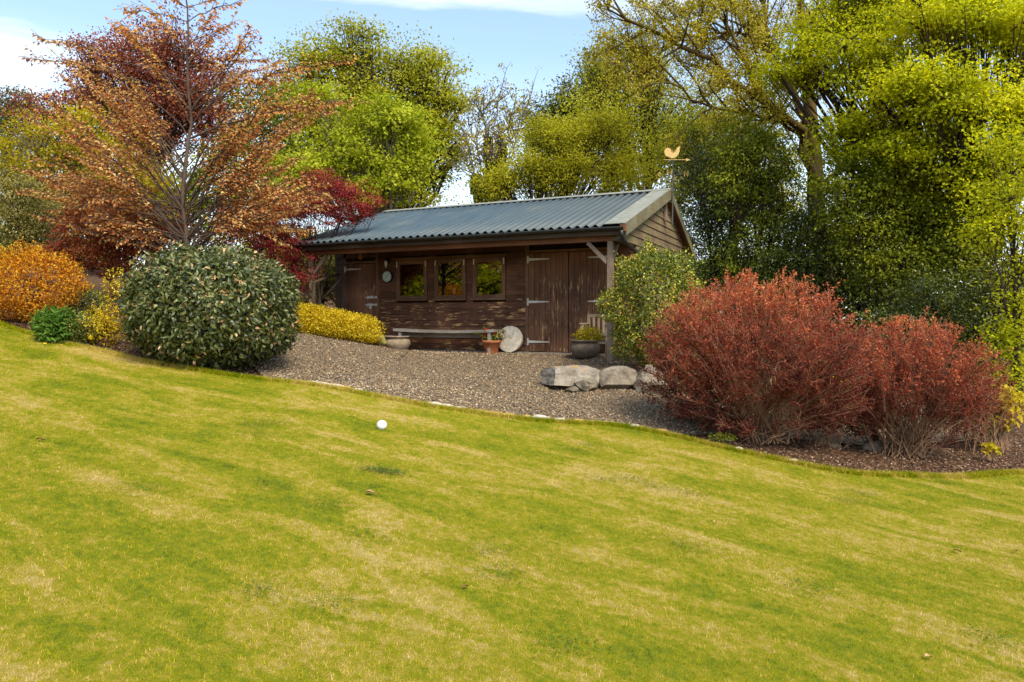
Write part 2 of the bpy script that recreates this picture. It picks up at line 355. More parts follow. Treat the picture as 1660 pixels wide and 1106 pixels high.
t = NT('clover_leaf'); CLV = t.done(t.bsdf(t.ramp(t.n('ShaderNodeAttribute', attribute_name='rnd').outputs['Fac'], [(0, (.03, .07, .008)), (1, (.10, .17, .02))]), .6, .2)); obj('clover', g, CLV, kind='stuff')
x = R.uniform(-9.5, 8, 60000); y = edge(x) + R.normal(0, .022, len(x)) ; n = len(x)
blades(x, y, R.uniform(.03, .07, n), R.uniform(.004, .007, n), 'edge_grass')

# ================================================================== SHED
SH = thing('shed', 'dark brown timber garden shed with blue-grey corrugated roof and open front porch', 'shed', (P0[0], P0[1], 0), -A0)
def wood(name, dark, light, axis_, flake=0., fl_col=(.62, .36, .15), z_hi=1.15, moss=None, spec=.25):
    t = NT(name)
    base = t.coords('obj', ob=SH)
    oi = t.n('ShaderNodeObjectInfo').outputs['Random']
    off = t.n('ShaderNodeVectorMath', operation='MULTIPLY_ADD'); cmb = t.n('ShaderNodeCombineXYZ')
    for k in range(3): t.l(t.math('MULTIPLY', oi, 7.3 + k * 3.1), cmb.inputs[k])
    t.l(base, off.inputs[0]); off.inputs[1].default_value = (1, 1, 1); t.l(cmb.outputs[0], off.inputs[2])
    sv = {'x': (1.2, 12, 26), 'z': (26, 12, 1.2), 'y': (12, 1.2, 26)}[axis_]
    mp_ = t.n('ShaderNodeMapping'); mp_.inputs['Scale'].default_value = sv; t.l(off.outputs[0], mp_.inputs[0])
    gr = t.noise(mp_.outputs[0], 1.6, 6, .7, .3)
    col = t.ramp(gr, [(.32, dark), (.7, light)])
    col = t.mix(t.math('MULTIPLY', oi, .55), col, tuple(c * .55 for c in dark))
    big = t.noise(base, 1.3, 4); col = t.mix(t.ramp(big, [(.45, 0), (.7, .5)]), col, tuple(min(1, c * 1.6 + .01) for c in light))
    if moss: col = t.mix(t.ramp(t.noise(t.coords('obj', ob=SH, scale=(1, 2.2, .5)), 1.6, 5, .6), [(.45, 0), (.62, .85)]), col, moss)
    if flake:
        m2 = t.n('ShaderNodeMapping'); m2.inputs['Scale'].default_value = {'x': (2.6, 5, 17), 'z': (17, 5, 2.3), 'y': (5, 2.6, 17)}[axis_]; t.l(base, m2.inputs[0])
        fn = t.noise(m2.outputs[0], 1.5, 5, .6, .2)
        fm = t.ramp(fn, [(.64 - flake * .09, 0), (.67 - flake * .09, 1)])
        fm = t.math('MULTIPLY', fm, t.ramp(t.noise(t.coords('obj', ob=SH, scale=(1, 1, 2.2)), 1.9, 3), [(.44, .04), (.58, 1)]))
        sp = t.n('ShaderNodeSeparateXYZ'); t.l(base, sp.inputs[0]); zr = t.n('ShaderNodeMapRange'); t.l(sp.outputs[2], zr.inputs[0])
        zr.inputs[1].default_value = z_hi; zr.inputs[2].default_value = z_hi - .12; zr.inputs[3].default_value = .06; zr.inputs[4].default_value = 1
        col = t.mix(t.math('MULTIPLY', fm, zr.outputs[0]), col, t.ramp(gr, [(.3, tuple(c * .5 for c in fl_col)), (.6, fl_col)]))
    return t.done(t.bsdf(col, .75, spec, gr, .6, .008))
W_H = wood('stained_boards', (0.0539, 0.0231, 0.0121), (0.1671, 0.0702, 0.035), 'x', 1.0)
W_HL = wood('grey_boards', (.06, .036, .027), (.15, .10, .08), 'x')
W_V = wood('stained_planks', (0.0559, 0.0254, 0.0152), (0.1903, 0.0863, 0.0432), 'z', .8, (.42, .25, .12), 1.6)
W_G = wood('gable_boards', (0.0841, 0.0522, 0.0348), (0.203, 0.1377, 0.0899), 'y', moss=(.15, .135, .045))
W_B = wood('beam_wood', (0.1105, 0.0442, 0.0208), (0.208, 0.0845, 0.039), 'x')
W_F = wood('frame_wood', (0.0906, 0.0428, 0.0214), (0.2141, 0.112, 0.0577), 'z')
W_P = wood('weathered_post', (.15, .105, .075), (.30, .22, .16), 'z')
W_BG = wood('bargeboard_paint', (.075, .066, .045), (.17, .15, .10), 'y', moss=(.15, .125, .045))
W_FA = wood('fascia_wood', (.030, .020, .013), (.085, .055, .035), 'x')
DARK = plain('dark_lining', (.02, .012, .008), .9, .1)
METAL = plain('galvanised_steel', (.52, .50, .44), .45, .4, .3, 60)
BLACK = plain('black_gutter', (.018, .019, .017), .4, .4, .5, 8)
CONC = plain('concrete', (.30, .26, .21), .9, .1, .3, 30)
t = NT('corrugated_roof'); bc = t.coords('obj', ob=SH); n1 = t.noise(bc, 1.1, 5); n2 = t.noise(t.coords('obj', ob=SH, scale=(6, .5, .5)), 2.5, 5, .6)
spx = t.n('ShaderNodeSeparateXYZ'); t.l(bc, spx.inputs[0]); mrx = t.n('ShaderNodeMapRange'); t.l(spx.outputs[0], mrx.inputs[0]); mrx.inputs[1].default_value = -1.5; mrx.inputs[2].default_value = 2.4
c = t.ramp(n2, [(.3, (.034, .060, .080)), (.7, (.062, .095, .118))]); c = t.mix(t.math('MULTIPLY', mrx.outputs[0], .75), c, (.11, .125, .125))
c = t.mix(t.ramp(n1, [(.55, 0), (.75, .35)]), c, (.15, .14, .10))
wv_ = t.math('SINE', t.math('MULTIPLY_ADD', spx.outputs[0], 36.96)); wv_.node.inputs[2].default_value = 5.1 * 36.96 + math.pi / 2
c = t.mix(t.ramp(wv_, [(.0, .9), (.5, .5), (1, 0)]), c, (.022, .030, .034))  # corrugation shading painted into the colour: dark valleys, lighter crests
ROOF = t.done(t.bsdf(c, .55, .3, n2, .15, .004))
FLASH = plain('grey_flashing', (.21, .215, .18), .6, .35, .25, 6)

# core walls with openings
WIN = [(-3.233, -2.493), (-2.222, -1.520), (-1.263, -.569)]; WZ0, WZ1 = 1.12, 1.985
g = Geo()
def core(x0, x1, z0, z1): g.box(x0, x1, .004, .05, z0, z1)
core(-5.0, -4.72, 0, 2.5); core(-4.72, -3.80, 2.0, 2.5); core(-3.80, .0, 0, WZ0); core(-3.80, .0, WZ1, 2.5)
xs_ = [-3.80] + [v for w_ in WIN for v in w_] + [.0]
for k in range(0, len(xs_), 2): core(xs_[k], xs_[k + 1], WZ0, WZ1)
core(0, 1.76, 2.06, 2.5); core(1.76, 2.24, 0, 2.5)
obj('front_wall', g, DARK, SH)
g = Geo(); g.box(-4.98, 2.2, .06, 4.7, .005, .05); obj('floor', g, DARK, SH)
g = Geo(); g.box(-5.0, 2.24, 4.7, 4.75, 0, 2.33); obj('back_wall', g, W_H, SH)
def ztop(y): return 2.28 + .334 * (y + 1.25) if y < 2.226 else 3.441 - .433 * (y - 2.226)
for nm, x in (('left_wall', -4.995), ('right_wall', 2.19)):
    g = Geo(); P = [(0.055, 0), (4.69, 0), (4.69, ztop(4.69) - .03), (2.226, ztop(2.226) - .03), (0.055, ztop(.055) - .03)]
    p = np.array(P); nn = len(p)
    v = np.vstack([np.stack([np.full(nn, x), p[:, 0], p[:, 1]], -1), np.stack([np.full(nn, x + .05), p[:, 0], p[:, 1]], -1)])
    g.v = []; g.n = 0; g.add(v, tris=[(0, 1, 2), (0, 2, 3), (0, 3, 4), (5, 7, 6), (5, 8, 7), (5, 9, 8)], quads=[(k, 5 + k, 5 + (k + 1) % 5, (k + 1) % 5) for k in range(5)])
    obj(nm, g, DARK, SH)
# horizontal weatherboards on the front
BC = {}
def wboard(x0, x1, z0, h=.13, m=None):
    key = (round(x1 - x0, 3), h, m.name)
    if key not in BC:
        l = x1 - x0 - .006; g = Geo()
        v = [(0, 0, .004), (l, 0, .004), (0, -.030, .004), (l, -.030, .004), (0, 0, h), (l, 0, h), (0, -.012, h), (l, -.012, h)]
        g.add(v, quads=[(0, 1, 3, 2), (2, 3, 7, 6), (6, 7, 5, 4), (0, 4, 5, 1), (0, 2, 6, 4), (1, 5, 7, 3)])
        me = g.mesh('weatherboard'); me.materials.append(m); BC[key] = me
    o = link(bpy.data.objects.new('weatherboard', BC[key]), SH); o.location = (x0 + .003, 0, z0); o.rotation_euler = (R.normal(0, .0), R.normal(0, .0007), 0); return o
for k in range(19):
    z = .02 + k * .13
    if z > 2.36: break
    wboard(-5.03, -4.78, z, m=W_HL)
    if z > 2.03: wboard(-4.70, -3.84, z, m=W_H)
    zc = z + .065
    if zc < WZ0 or zc > WZ1 + .05: wboard(-3.76, -.07, z, m=W_H)
    else:
        wboard(-3.76, WIN[0][0] - .045, z, m=W_H); wboard(WIN[0][1] + .045, WIN[1][0] - .045, z, m=W_H)
        wboard(WIN[1][1] + .045, WIN[2][0] - .045, z, m=W_H); wboard(WIN[2][1] + .045, -.07, z, m=W_H)
    if z > 2.10: wboard(.0, 1.76, z, m=W_H)
    wboard(1.83, 2.25, z, m=W_H)
# trims
for x0, x1, z0, z1, m_ in ((-4.78, -4.70, 0, 2.12, W_HL), (-3.84, -3.76, 0, 2.3, W_F), (-.07, .0, 0, 2.3, W_F), (1.76, 1.83, 0, 2.3, W_F)):
    g = Geo(); g.box(x0, x1, -.045, 0, z0 + .005, z1); obj('trim_post', g, m_, SH)
g = Geo(); g.box(-4.70, -3.84, -.04, 0, 1.985, 2.03); obj('lintel', g, W_F, SH)
g = Geo(); g.box(.0, 1.76, -.04, 0, 2.06, 2.105); obj('lintel', g, W_F, SH)
g = Geo(); g.box(-3.33, -.47, -.085, 0, 2.005, 2.065); g.box(-3.31, -.49, -.105, -.085, 2.012, 2.03); obj('drip_board', g, W_F, SH)
g = Geo(); g.box(-5.0, 2.3, -.13, .0, -.25, .018); obj('base_plinth', g, CONC, SH)

# windows
t = NT('window_glass'); gl = t.n('ShaderNodeBsdfGlossy', _Roughness=.02); gl.inputs[0].default_value = (.95, .95, .95, 1)
tr = t.n('ShaderNodeBsdfTransparent'); tr.inputs[0].default_value = (.75, .78, .75, 1); fr = t.n('ShaderNodeFresnel', _IOR=1.9)
ms = t.n('ShaderNodeMixShader'); t.l(fr.outputs[0], ms.inputs[0]); t.l(tr.outputs[0], ms.inputs[1]); t.l(gl.outputs[0], ms.inputs[2]); t.t.links.remove(ms.inputs[0].links[0]); ms.inputs[0].default_value = .12; GLASS = t.done(ms.outputs[0])
for (x0, x1) in WIN:
    g = Geo(); a, b = x0 - .035, x1 + .035; f = .05
    g.box(a, a + f, -.06, .05, WZ0 + .02, WZ1 + .01); g.box(b - f, b, -.06, .05, WZ0 + .02, WZ1 + .01)
    g.box(a + f, b - f, -.058, .05, WZ1 - .035, WZ1 + .01); g.box(a + f, b - f, -.058, .05, WZ0 + .02, WZ0 + .06)
    w = obj('window', g, W_F, SH)
    g = Geo(); c0, c1, d0, d1 = a + f + .003, b - f - .003, WZ0 + .063, WZ1 - .038
    g.box(c0, c0 + .03, -.045, -.01, d0, d1); g.box(c1 - .03, c1, -.045, -.01, d0, d1); g.box(c0 + .03, c1 - .03, -.044, -.01, d1 - .03, d1); g.box(c0 + .03, c1 - .03, -.044, -.01, d0, d0 + .03)
    obj('sash', g, W_F, w)
    g = Geo(); g.box(c0 + .03, c1 - .03, -.030, -.026, d0 + .03, d1 - .03); obj('pane', g, GLASS, w)
    g = Geo(); g.box(a - .03, b + .03, -.11, .0, WZ0 - .02, WZ0 + .015); obj('sill', g, W_F, w)
    g = Geo(); g.box(a + .05, b - .05, .052, .2, WZ0 + .01, WZ0 + .055); obj('inner_sill', g, W_F, w)
    for xh in (a + .012, b - .040): g = Geo(); g.box(xh, xh + .026, -.066, -.0605, WZ1 - .13, WZ1 - .005); obj('hinge', g, METAL, w)

# doors
def strap_hinge(x, z, sgn, par, L_=.46):
    g = Geo(); y0, y1 = -.062, -.056
    g.box(min(x, x - sgn * .035), max(x, x - sgn * .035), y0, y1, z - .075, z + .075)
    p = [(x, z - .028), (x + sgn * L_ * .97, z - .009), (x + sgn * L_, z), (x + sgn * L_ * .97, z + .009), (x, z + .028)]
    if sgn < 0: p = p[::-1]
    g.prism(p[::-1], y1 - .001, y0 + .001)
    for q in (.1, .5, .85): g.tube([(x + sgn * L_ * q, y0 - .004, z), (x + sgn * L_ * q, y0 + .002, z)], .007, 6)
    g.tube([(x - sgn * .002, y0 - .003, z - .04), (x - sgn * .002, y0 - .003, z + .04)], .009, 6)
    return obj('hinge', g, METAL, par)
def door(x0, x1, z1, nb, hz, hinge_left):
    g = Geo(); g.box(x0 + .004, x1 - .004, -.022, .04, .03, z1 - .004); d = obj('door', g, DARK, SH)
    w_ = (x1 - x0 - .01) / nb
    for k in range(nb):
        g = Geo(); a = x0 + .005 + k * w_; pr = float(R.uniform(0, .004)); e = .006
        bt = .028 + float(R.uniform(0, .012)); tp = z1 - .012
        pts = [(a + .002, -.0222), (a + .002, -.042 - pr), (a + e, -.047 - pr), (a + w_ - e, -.047 - pr), (a + w_ - .002, -.042 - pr), (a + w_ - .002, -.0222)]
        p = np.array(pts); v = np.vstack([np.c_[p, np.full(6, bt)], np.c_[p, np.full(6, tp)]])
        g.add(v, tris=[(0, 2, 1), (0, 3, 2), (0, 4, 3), (0, 5, 4), (6, 7, 8), (6, 8, 9), (6, 9, 10), (6, 10, 11)], quads=[(j, (j + 1) % 6, 6 + (j + 1) % 6, 6 + j) for j in range(6)])
        obj('board', g, W_V, d)
    for z in hz: strap_hinge(x0 + .01 if hinge_left else x1 - .01, z, 1 if hinge_left else -1, d)
    return d
dl = door(-4.70, -3.84, 1.98, 7, (1.85, .25), True)
d1 = door(.0, .878, 2.055, 7, (1.92, 1.05, .23), True); d2 = door(.882, 1.76, 2.055, 7, (1.92, 1.05, .23), False)
for z in (1.19, 1.02):   # bolt and latch on the left door
    g = Geo(); g.box(-4.06, -3.90, -.066, -.060, z - .03, z + .03); g.tube([(-4.12, -.075, z), (-3.80, -.075, z)], .012, 8); g.box(-3.85, -3.80, -.066, -.046, z - .028, z + .028)
    g.tube([(-4.03, -.075, z), (-4.03, -.11, z - .03), (-4.03, -.11, z - .08)], .009, 6)
    for q in (-4.0, -3.93): g.tube([(q, -.064, z), (q, -.09, z)], .02, 8)
    obj('bolt', g, METAL, dl)
g = Geo(); g.box(-3.99, -3.94, -.1, -.066, .93, .985); g.tube([(-3.985, -.083, .98), (-3.985, -.083, 1.02), (-3.945, -.083, 1.02), (-3.945, -.083, .98)], .006, 6); obj('padlock', g, METAL, dl)

# gable boards (right end)
def ylo(z): return (0.0 if z < 2.12 else max(-1.2, (z - 2.26) / .334 - 1.25))
def yhi(z): return min(4.75, 2.226 + (3.425 - z) / .433)
k = 0; z = .02
while z < 3.40:
    z1 = min(z + .155, 3.41)
    if z < 2.12 <= z1: z1 = 2.12
    a0, a1, b0, b1 = ylo(z + .001), ylo(z1 - .001 if z1 > 2.12 else z1 - .01), yhi(z), yhi(z1)
    if z >= 2.12: a0 = max(-1.2, (z - 2.26) / .334 - 1.25)
    if b1 - a1 < .03: a1 = b1 = (a1 + b1) / 2
    g = Geo(); v = [(2.243, a0, z + .004), (2.243, b0, z + .004), (2.243, b1, z1), (2.243, a1, z1), (2.276, a0, z + .004), (2.276, b0, z + .004), (2.256, b1, z1), (2.256, a1, z1)]
    g.add(v, quads=[(0, 3, 2, 1), (4, 5, 6, 7), (0, 1, 5, 4), (1, 2, 6, 5), (2, 3, 7, 6), (3, 0, 4, 7)]); obj('gable_board', g, W_G, SH); z = z1
g = Geo(); g.box(2.14, 2.242, -1.15, 0, 2.10, 2.2); obj('porch_end_beam', g, W_BG, SH)
g = Geo(); g.box(2.28, 2.33, 2.16, 2.26, 2.86, 3.33); obj('gable_post', g, W_P, SH)
# roof
ES = (-1.30, 2.33); RG = (2.226, 3.50); EB = (5.02, 2.29)
def sheet(e, r, per=.17, n=6):
    g = Geo(); nx = n * 10 + 1; xx = np.linspace(0, n * per, nx); ph = xx / per * 2 * np.pi
    w = np.cos(ph); zz = np.sign(w) * np.abs(w) ** .75 * .027
    e_, r_ = np.array(e), np.array(r); nv = nrm(np.array([-(r_ - e_)[1], (r_ - e_)[0]])); nv = nv if nv[1] > 0 else -nv
    rows = []
    for th in (0, -.008):
        for q in np.linspace(0, 1, 4):
            c = e_ + (r_ - e_) * q
            rows.append(np.stack([xx, c[0] + nv[0] * (zz + th + .03), c[1] + nv[1] * (zz + th + .03)], -1))
    v = np.concatenate(rows); i = np.arange(nx - 1); q = []
    for a in (0, 1, 2): q.append(np.stack([a * nx + i, a * nx + i + 1, (a + 1) * nx + i + 1, (a + 1) * nx + i], -1))
    for a in (4, 5, 6): q.append(np.stack([a * nx + i, (a + 1) * nx + i, (a + 1) * nx + i + 1, a * nx + i + 1], -1))
    q.append(np.stack([i, 4 * nx + i, 4 * nx + i + 1, i + 1], -1)); q.append(np.stack([3 * nx + i, 3 * nx + i + 1, 7 * nx + i + 1, 7 * nx + i], -1))
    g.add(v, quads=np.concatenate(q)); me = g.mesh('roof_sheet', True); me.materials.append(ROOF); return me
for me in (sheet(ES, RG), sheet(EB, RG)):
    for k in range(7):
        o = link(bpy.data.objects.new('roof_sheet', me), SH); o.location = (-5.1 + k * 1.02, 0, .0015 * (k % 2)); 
def slope_quad(x0, x1, e, r, t0, t1, lift, th, name, m):
    e_, r_ = np.array(e), np.array(r); d = r_ - e_; nv = nrm(np.array([-d[1], d[0]])); nv = nv if nv[1] > 0 else -nv; a, b = e_ + d * t0, e_ + d * t1
    pt = lambda x, c, l: (x, c[0] + nv[0] * l, c[1] + nv[1] * l)
    g = Geo(); g.add([pt(x0, a, lift), pt(x1, a, lift), pt(x1, b, lift), pt(x0, b, lift), pt(x0, a, lift - th), pt(x1, a, lift - th), pt(x1, b, lift - th), pt(x0, b, lift - th)],
          quads=[(0, 1, 2, 3), (4, 7, 6, 5), (0, 4, 5, 1), (1, 5, 6, 2), (2, 6, 7, 3), (3, 7, 4, 0)]); return obj(name, g, m, SH)
slope_quad(2.03, 2.42, ES, RG, 0.0, 1.0, .062, .012, 'verge_flashing', FLASH); slope_quad(2.03, 2.42, EB, RG, 0, 1.0, .062, .012, 'verge_flashing', FLASH)
slope_quad(-5.12, 2.42, ES, RG, .945, 1.003, .072, .010, 'ridge_cap', FLASH); slope_quad(-5.12, 2.42, EB, RG, .93, 1.003, .072, .010, 'ridge_cap', FLASH)
slope_quad(2.385, 2.425, ES, RG, .0, 1.0, .048, .215, 'bargeboard', W_BG); slope_quad(2.385, 2.425, EB, RG, -.02, .995, .048, .17, 'bargeboard', W_BG)
slope_quad(-5.14, -5.11, ES, RG, .0, 1.0, .05, .13, 'bargeboard', W_BG); slope_quad(-5.14, -5.11, EB, RG, -.0, .995, .05, .13, 'bargeboard', W_BG)
slope_quad(-5.08, 2.38, ES, RG, .03, .98, -.045, .02, 'soffit', W_B); slope_quad(-5.08, 2.38, EB, RG, .03, .98, -.045, .02, 'soffit', W_B)
for k in range(10):
    x = -4.9 + k * .77; slope_quad(x, x + .045, ES, RG, (.05), .40, -.067, .06, 'rafter', W_B)
g = Geo(); g.box(-5.0, 2.14, -1.15, -1.05, 2.10, 2.235); obj('porch_beam', g, W_B, SH)
g = Geo(); g.box(-5.08, 2.38, -1.285, -1.255, 2.19, 2.31); obj('fascia', g, W_FA, SH)
g = Geo(); aa = np.linspace(0, np.pi, 9)
prof = [(-1.345 + .052 * math.cos(a), 2.325 - .052 * math.sin(a) * 1.1) for a in aa] + [(-1.345 - .046 * math.cos(a), 2.325 - .046 * math.sin(a) * 1.1) for a in aa]
nn = len(prof); xs2 = np.linspace(-5.14, 2.40, 9); v = np.array([(x, p[0], p[1] + .004 * math.sin(x * 1.7)) for x in xs2 for p in prof])
q = [(i * nn + j, i * nn + (j + 1) % nn, (i + 1) * nn + (j + 1) % nn, (i + 1) * nn + j) for i in range(8) for j in range(nn)]
g.add(v, quads=q); gut = obj('gutter', g, BLACK, SH, smooth=True)
for x in np.linspace(-4.9, 2.1, 8):
    g = Geo(); g.tube([(x, -1.345 + .056 * math.cos(a), 2.325 - .06 * math.sin(a)) for a in np.linspace(0, np.pi, 8)], .008, 5); obj('bracket', g, BLACK, gut)
g = Geo(); g.tube([(2.36, -1.345, 2.26), (2.36, -1.33, 2.17), (2.35, -1.2, 2.11), (2.325, -.12, 1.93), (2.32, -.02, 1.86), (2.32, .0, 1.7), (2.32, .0, .06)], .034, 10); obj('downpipe', g, BLACK, SH, smooth=True)
g = Geo(); g.box(2.33, 2.43, -1.34, -1.25, 2.24, 2.36); obj('eave_end_board', g, W_B, SH)
def brace(p, q, w=.07):
    p, q = np.array(p, float), np.array(q, float); d = q - p; l = np.linalg.norm(d); d /= l
    s_ = np.array([0, 1, 0.]) if abs(d[1]) < .3 else np.array([1, 0, 0.]); n_ = np.cross(d, s_); M = (np.stack([d, s_, n_], 1), p)
    g = Geo(); g.box(0, l, -w * .4, w * .4, -w / 2, w / 2, M); return g
hz = lambda s, t_: h1(*shed_w(s, t_)[:2])
for x in (-4.78, 2.09):
    g = Geo(); g.box(x - .05, x + .05, -1.15, -1.05, hz(x, -1.1) - .2, 2.098); obj('porch_post', g, W_P, SH)
obj('brace', brace((2.03, -1.1, 1.72), (1.66, -1.1, 2.09)), W_P, SH); obj('brace', brace((2.09, -1.04, 1.75), (2.09, -.70, 2.09)), W_P, SH)
obj('brace', brace((-4.72, -1.1, 1.70), (-4.36, -1.1, 2.09)), W_P, SH)
g = Geo(); g.box(2.27, 2.31, .12, .2, 1.62, 2.0); g.box(2.27, 2.33, .3, .36, 1.6, 2.0); obj('side_window_frame', g, W_P, SH)

def place(o, s, t_, z=None, rz=0.):
    p = shed_w(s, t_); o.location = (p[0], p[1], h1(p[0], p[1]) if z is None else z); o.rotation_euler = (0, 0, -A0 + rz); return o
# wall clock
CREAM = plain('clock_face_paint', (.42, .52, .42), .5, .3, .08)
INK = plain('black_paint', (.012, .012, .012), .5, .3, .1)
ck = place(thing('wall_clock', 'round pale green wall clock hung left of the windows', 'clock'), -3.50, -.035, 1.655)
g = Geo(); g.tube([(0, 0, 0), (0, -.05, 0)], .138, 28); g.tube([(.03, 0, .0), (.16, -.005, .0)], .02, 6); obj('case', g, INK, ck)
g = Geo(); g.tube([(0, -.05, 0), (0, -.054, 0)], .118, 28); obj('dial', g, CREAM, ck)
for h_ in range(12):
    a = h_ * math.pi / 6; g = Geo(); g.tube([(.085 * math.sin(a), -.0555, .085 * math.cos(a)), (.108 * math.sin(a), -.0555, .108 * math.cos(a))], .0035 if h_ % 3 else .006, 4); obj('hour_mark', g, INK, ck)
for a, l, r_ in ((38, .085, .0045), (222, .062, .006)):
    a = math.radians(a); g = Geo(); g.tube([(0, -.058, 0), (l * math.sin(a), -.058, l * math.cos(a))], r_, 5); obj('hand', g, INK, ck)
# lamp above the clock
lm = place(thing('wall_lantern', 'small unlit bulkhead wall lantern above the clock', 'lamp'), -3.49, -.03, 1.99)
g = Geo(); g.box(-.03, .03, -.03, .005, -.02, .09); g.tube([(0, -.03, .06), (0, -.09, .075), (0, -.10, .05)], .01, 6); obj('bracket', g, INK, lm)
g = Geo(); g.lathe([(.0, .055), (.045, .04), (.048, .02), (.03, .015)], 14, (0, -.1, 0)); obj('hood', g, INK, lm)
g = Geo(); g.lathe([(.028, .018), (.034, -.03), (.030, -.08), (.02, -.10), (0, -.105)], 14, (0, -.1, 0)); obj('shade', g, plain('frosted_glass', (.6, .6, .55), .3, .5, .05), lm, smooth=True)
g = Geo(); g.lathe([(0, -.105), (.022, -.11), (.024, -.13), (0, -.135)], 12, (0, -.1, 0)); obj('finial', g, METAL, lm)
# plaque above left door
g = Geo(); g.prism([(.058 * math.sin(a) * (1 if abs(a) < 2.0 else .95), .068 * math.cos(a) + .004 * math.sin(3 * a)) for a in np.linspace(0, 2 * np.pi, 22)[:-1]], 0, -.02)
pq = obj('wooden_plaque', g, None); pq.data.materials.append(plain('ochre_wood', (.36, .18, .06), .6, .3, .35, 40)); tag(pq, 'small round ochre plaque above the left door of the shed', 'plaque'); place(pq, -4.26, -.035, 2.13)
g = Geo(); g.box(-.07, .07, -.012, 0, -.018, .018); tp = obj('white_tag', g, None); tp.data.materials.append(plain('white_plastic', (.6, .58, .52), .5, .3, .05)); tag(tp, 'small white tag fixed to boards above the middle window', 'tag'); place(tp, -1.78, -.032, 2.24)
# things on the window sills inside
CL = plain('gold_cup_metal', (.62, .45, .18), .35, .5, .1); WH = plain('white_china', (.7, .68, .6), .3, .5, .05)
g = Geo(); g.lathe([(0, 0), (.035, 0), (.035, .01), (.008, .03), (.008, .07), (.03, .10), (.042, .15), (.038, .19), (.030, .19), (.032, .15), (0, .11)], 14)
cu = obj('trophy_cup', g, CL, smooth=True); tag(cu, 'gold coloured goblet behind the middle window', 'trophy'); place(cu, -1.86, .11, WZ0 + .056)
def bowl(w, h, s_, lab, m):
    g = Geo(); g.lathe([(0, 0), (w * .5, 0), (w, h * .7), (w, h), (w * .9, h), (w * .8, h * .6), (0, .01)], 16); o = obj('sill_bowl', g, m, smooth=True); tag(o, lab, 'bowl'); place(o, s_, .11, WZ0 + .056)
bowl(.06, .05, -2.66, 'pale rounded dish behind the left window, right corner', WH); bowl(.07, .03, -2.98, 'flat white dish behind the left window', WH)
bowl(.06, .04, -1.07, 'small pale bowl behind the right window, left side', WH); bowl(.08, .05, -.76, 'cream bowl behind the right window, right corner', WH)
# bench
bn = place(thing('plank_bench', 'weathered grey plank bench under the shed windows', 'bench'), -1.75, -.42)
OLD = wood('old_bench_wood', (.17, .14, .12), (.36, .32, .28), 'x'); OLDL = wood('old_bench_leg', (.17, .14, .12), (.36, .32, .28), 'z')
g = Geo(); nx = 13; xx = np.linspace(-1.24, 1.22, nx); sag = -.03 * (1 - (xx / 1.24) ** 2)
for k in range(nx - 1):
    pass
top = [(x, 0.455 + s_ + .034) for x, s_ in zip(xx, sag)]; bot = [(x, .455 + s_ - .022) for x, s_ in zip(xx, sag)]
v = np.array([(x, y, z) for (x, z) in top + bot for y in (-.17, .17)]); n_ = nx
q = []
for k in range(nx - 1):
    a, b, c, d = 2 * k, 2 * k + 1, 2 * (k + 1) + 1, 2 * (k + 1); e = 2 * nx
    q += [(a, d, c, b), (e + a, e + b, e + c, e + d), (a, e + a, e + d, d), (b, c, e + c, e + b)]
q += [(0, 1, 2 * nx + 1, 2 * nx), (2 * nx - 2, 4 * nx - 2, 4 * nx - 1, 2 * nx - 1)]
g.add(v, quads=q); obj('seat', g, OLD, bn)
for x in (-1.08, 1.10):
    g = Geo(); g.box(x - .03, x + .03, -.15, .15, -.02, .428); obj('leg', g, OLDL, bn)
g = Geo(); g.box(-1.05, 1.07, .06, .09, .30, .40); obj('stretcher', g, OLD, bn)
# pots
STONE = plain('weathered_stoneware', (.25, .19, .13), .85, .15, .35, 9, bs=.5); STONE2 = plain('dark_stoneware', (.13, .095, .07), .8, .2, .35, 9, bs=.5)
TERRA = plain('terracotta', (.36, .13, .055), .85, .15, .3, 12)
def belly_pot(lab, s_, t_, sc_, m):
    p = place(thing('planter_bowl', lab, 'planter', group='squat bowl planters in front of the shed'), s_, t_)
    g = Geo(); r_ = [(0, .0), (.19, .0), (.235, .045), (.285, .13), (.295, .19), (.275, .25), (.245, .285), (.245, .30), (.29, .315), (.295, .335), (.28, .345), (.245, .335), (.235, .30), (.22, .27), (0, .27)]
    g.lathe([(a * sc_, b * sc_) for a, b in r_], 36); obj('bowl', g, m, p, smooth=True)
    g = Geo(); g.lathe([(0, .29 * sc_), (.238 * sc_, .285 * sc_)], 20); obj('compost', g, SOIL, p); return p
belly_pot('pale stone bowl planter without plants beside the yellow hedge', -2.85, -.62, .97, STONE)
pr = belly_pot('dark brown bowl planter holding a yellow-green plant by the double doors', 1.52, -.85, .97, STONE2)
tpot = place(thing('terracotta_pot', 'terracotta pot of red flowers standing beside the bench', 'flower pot'), -.66, -.42)
g = Geo(); g.lathe([(0, 0), (.11, 0), (.13, .03), (.175, .20), (.20, .21), (.205, .26), (.19, .262), (.175, .22), (0, .21)], 32); obj('pot', g, TERRA, tpot, smooth=True)
g = Geo(); g.lathe([(0, 0), (.16, 0), (.18, .02), (.165, .022), (0, .012)], 28, (0, 0, -.012)); obj('saucer', g, TERRA, tpot, smooth=True)
# millstone
MS = plain('round_stone', (.62, .54, .42), .9, .1, .3, 14, bs=.6)
g = Geo(); nseg = 40; ring = [(.275 * math.cos(a), .275 * math.sin(a)) for a in np.linspace(0, 2 * np.pi, nseg, endpoint=False)]
g.prism(ring, 0, .07)
st = obj('millstone', g, MS); tag(st, 'round pale stone disc leaning on the wall behind the flower pot', 'stone disc'); p = shed_w(-.36, -.20); st.location = (p[0], p[1], .285); st.rotation_euler = (math.radians(-10), 0, -A0)
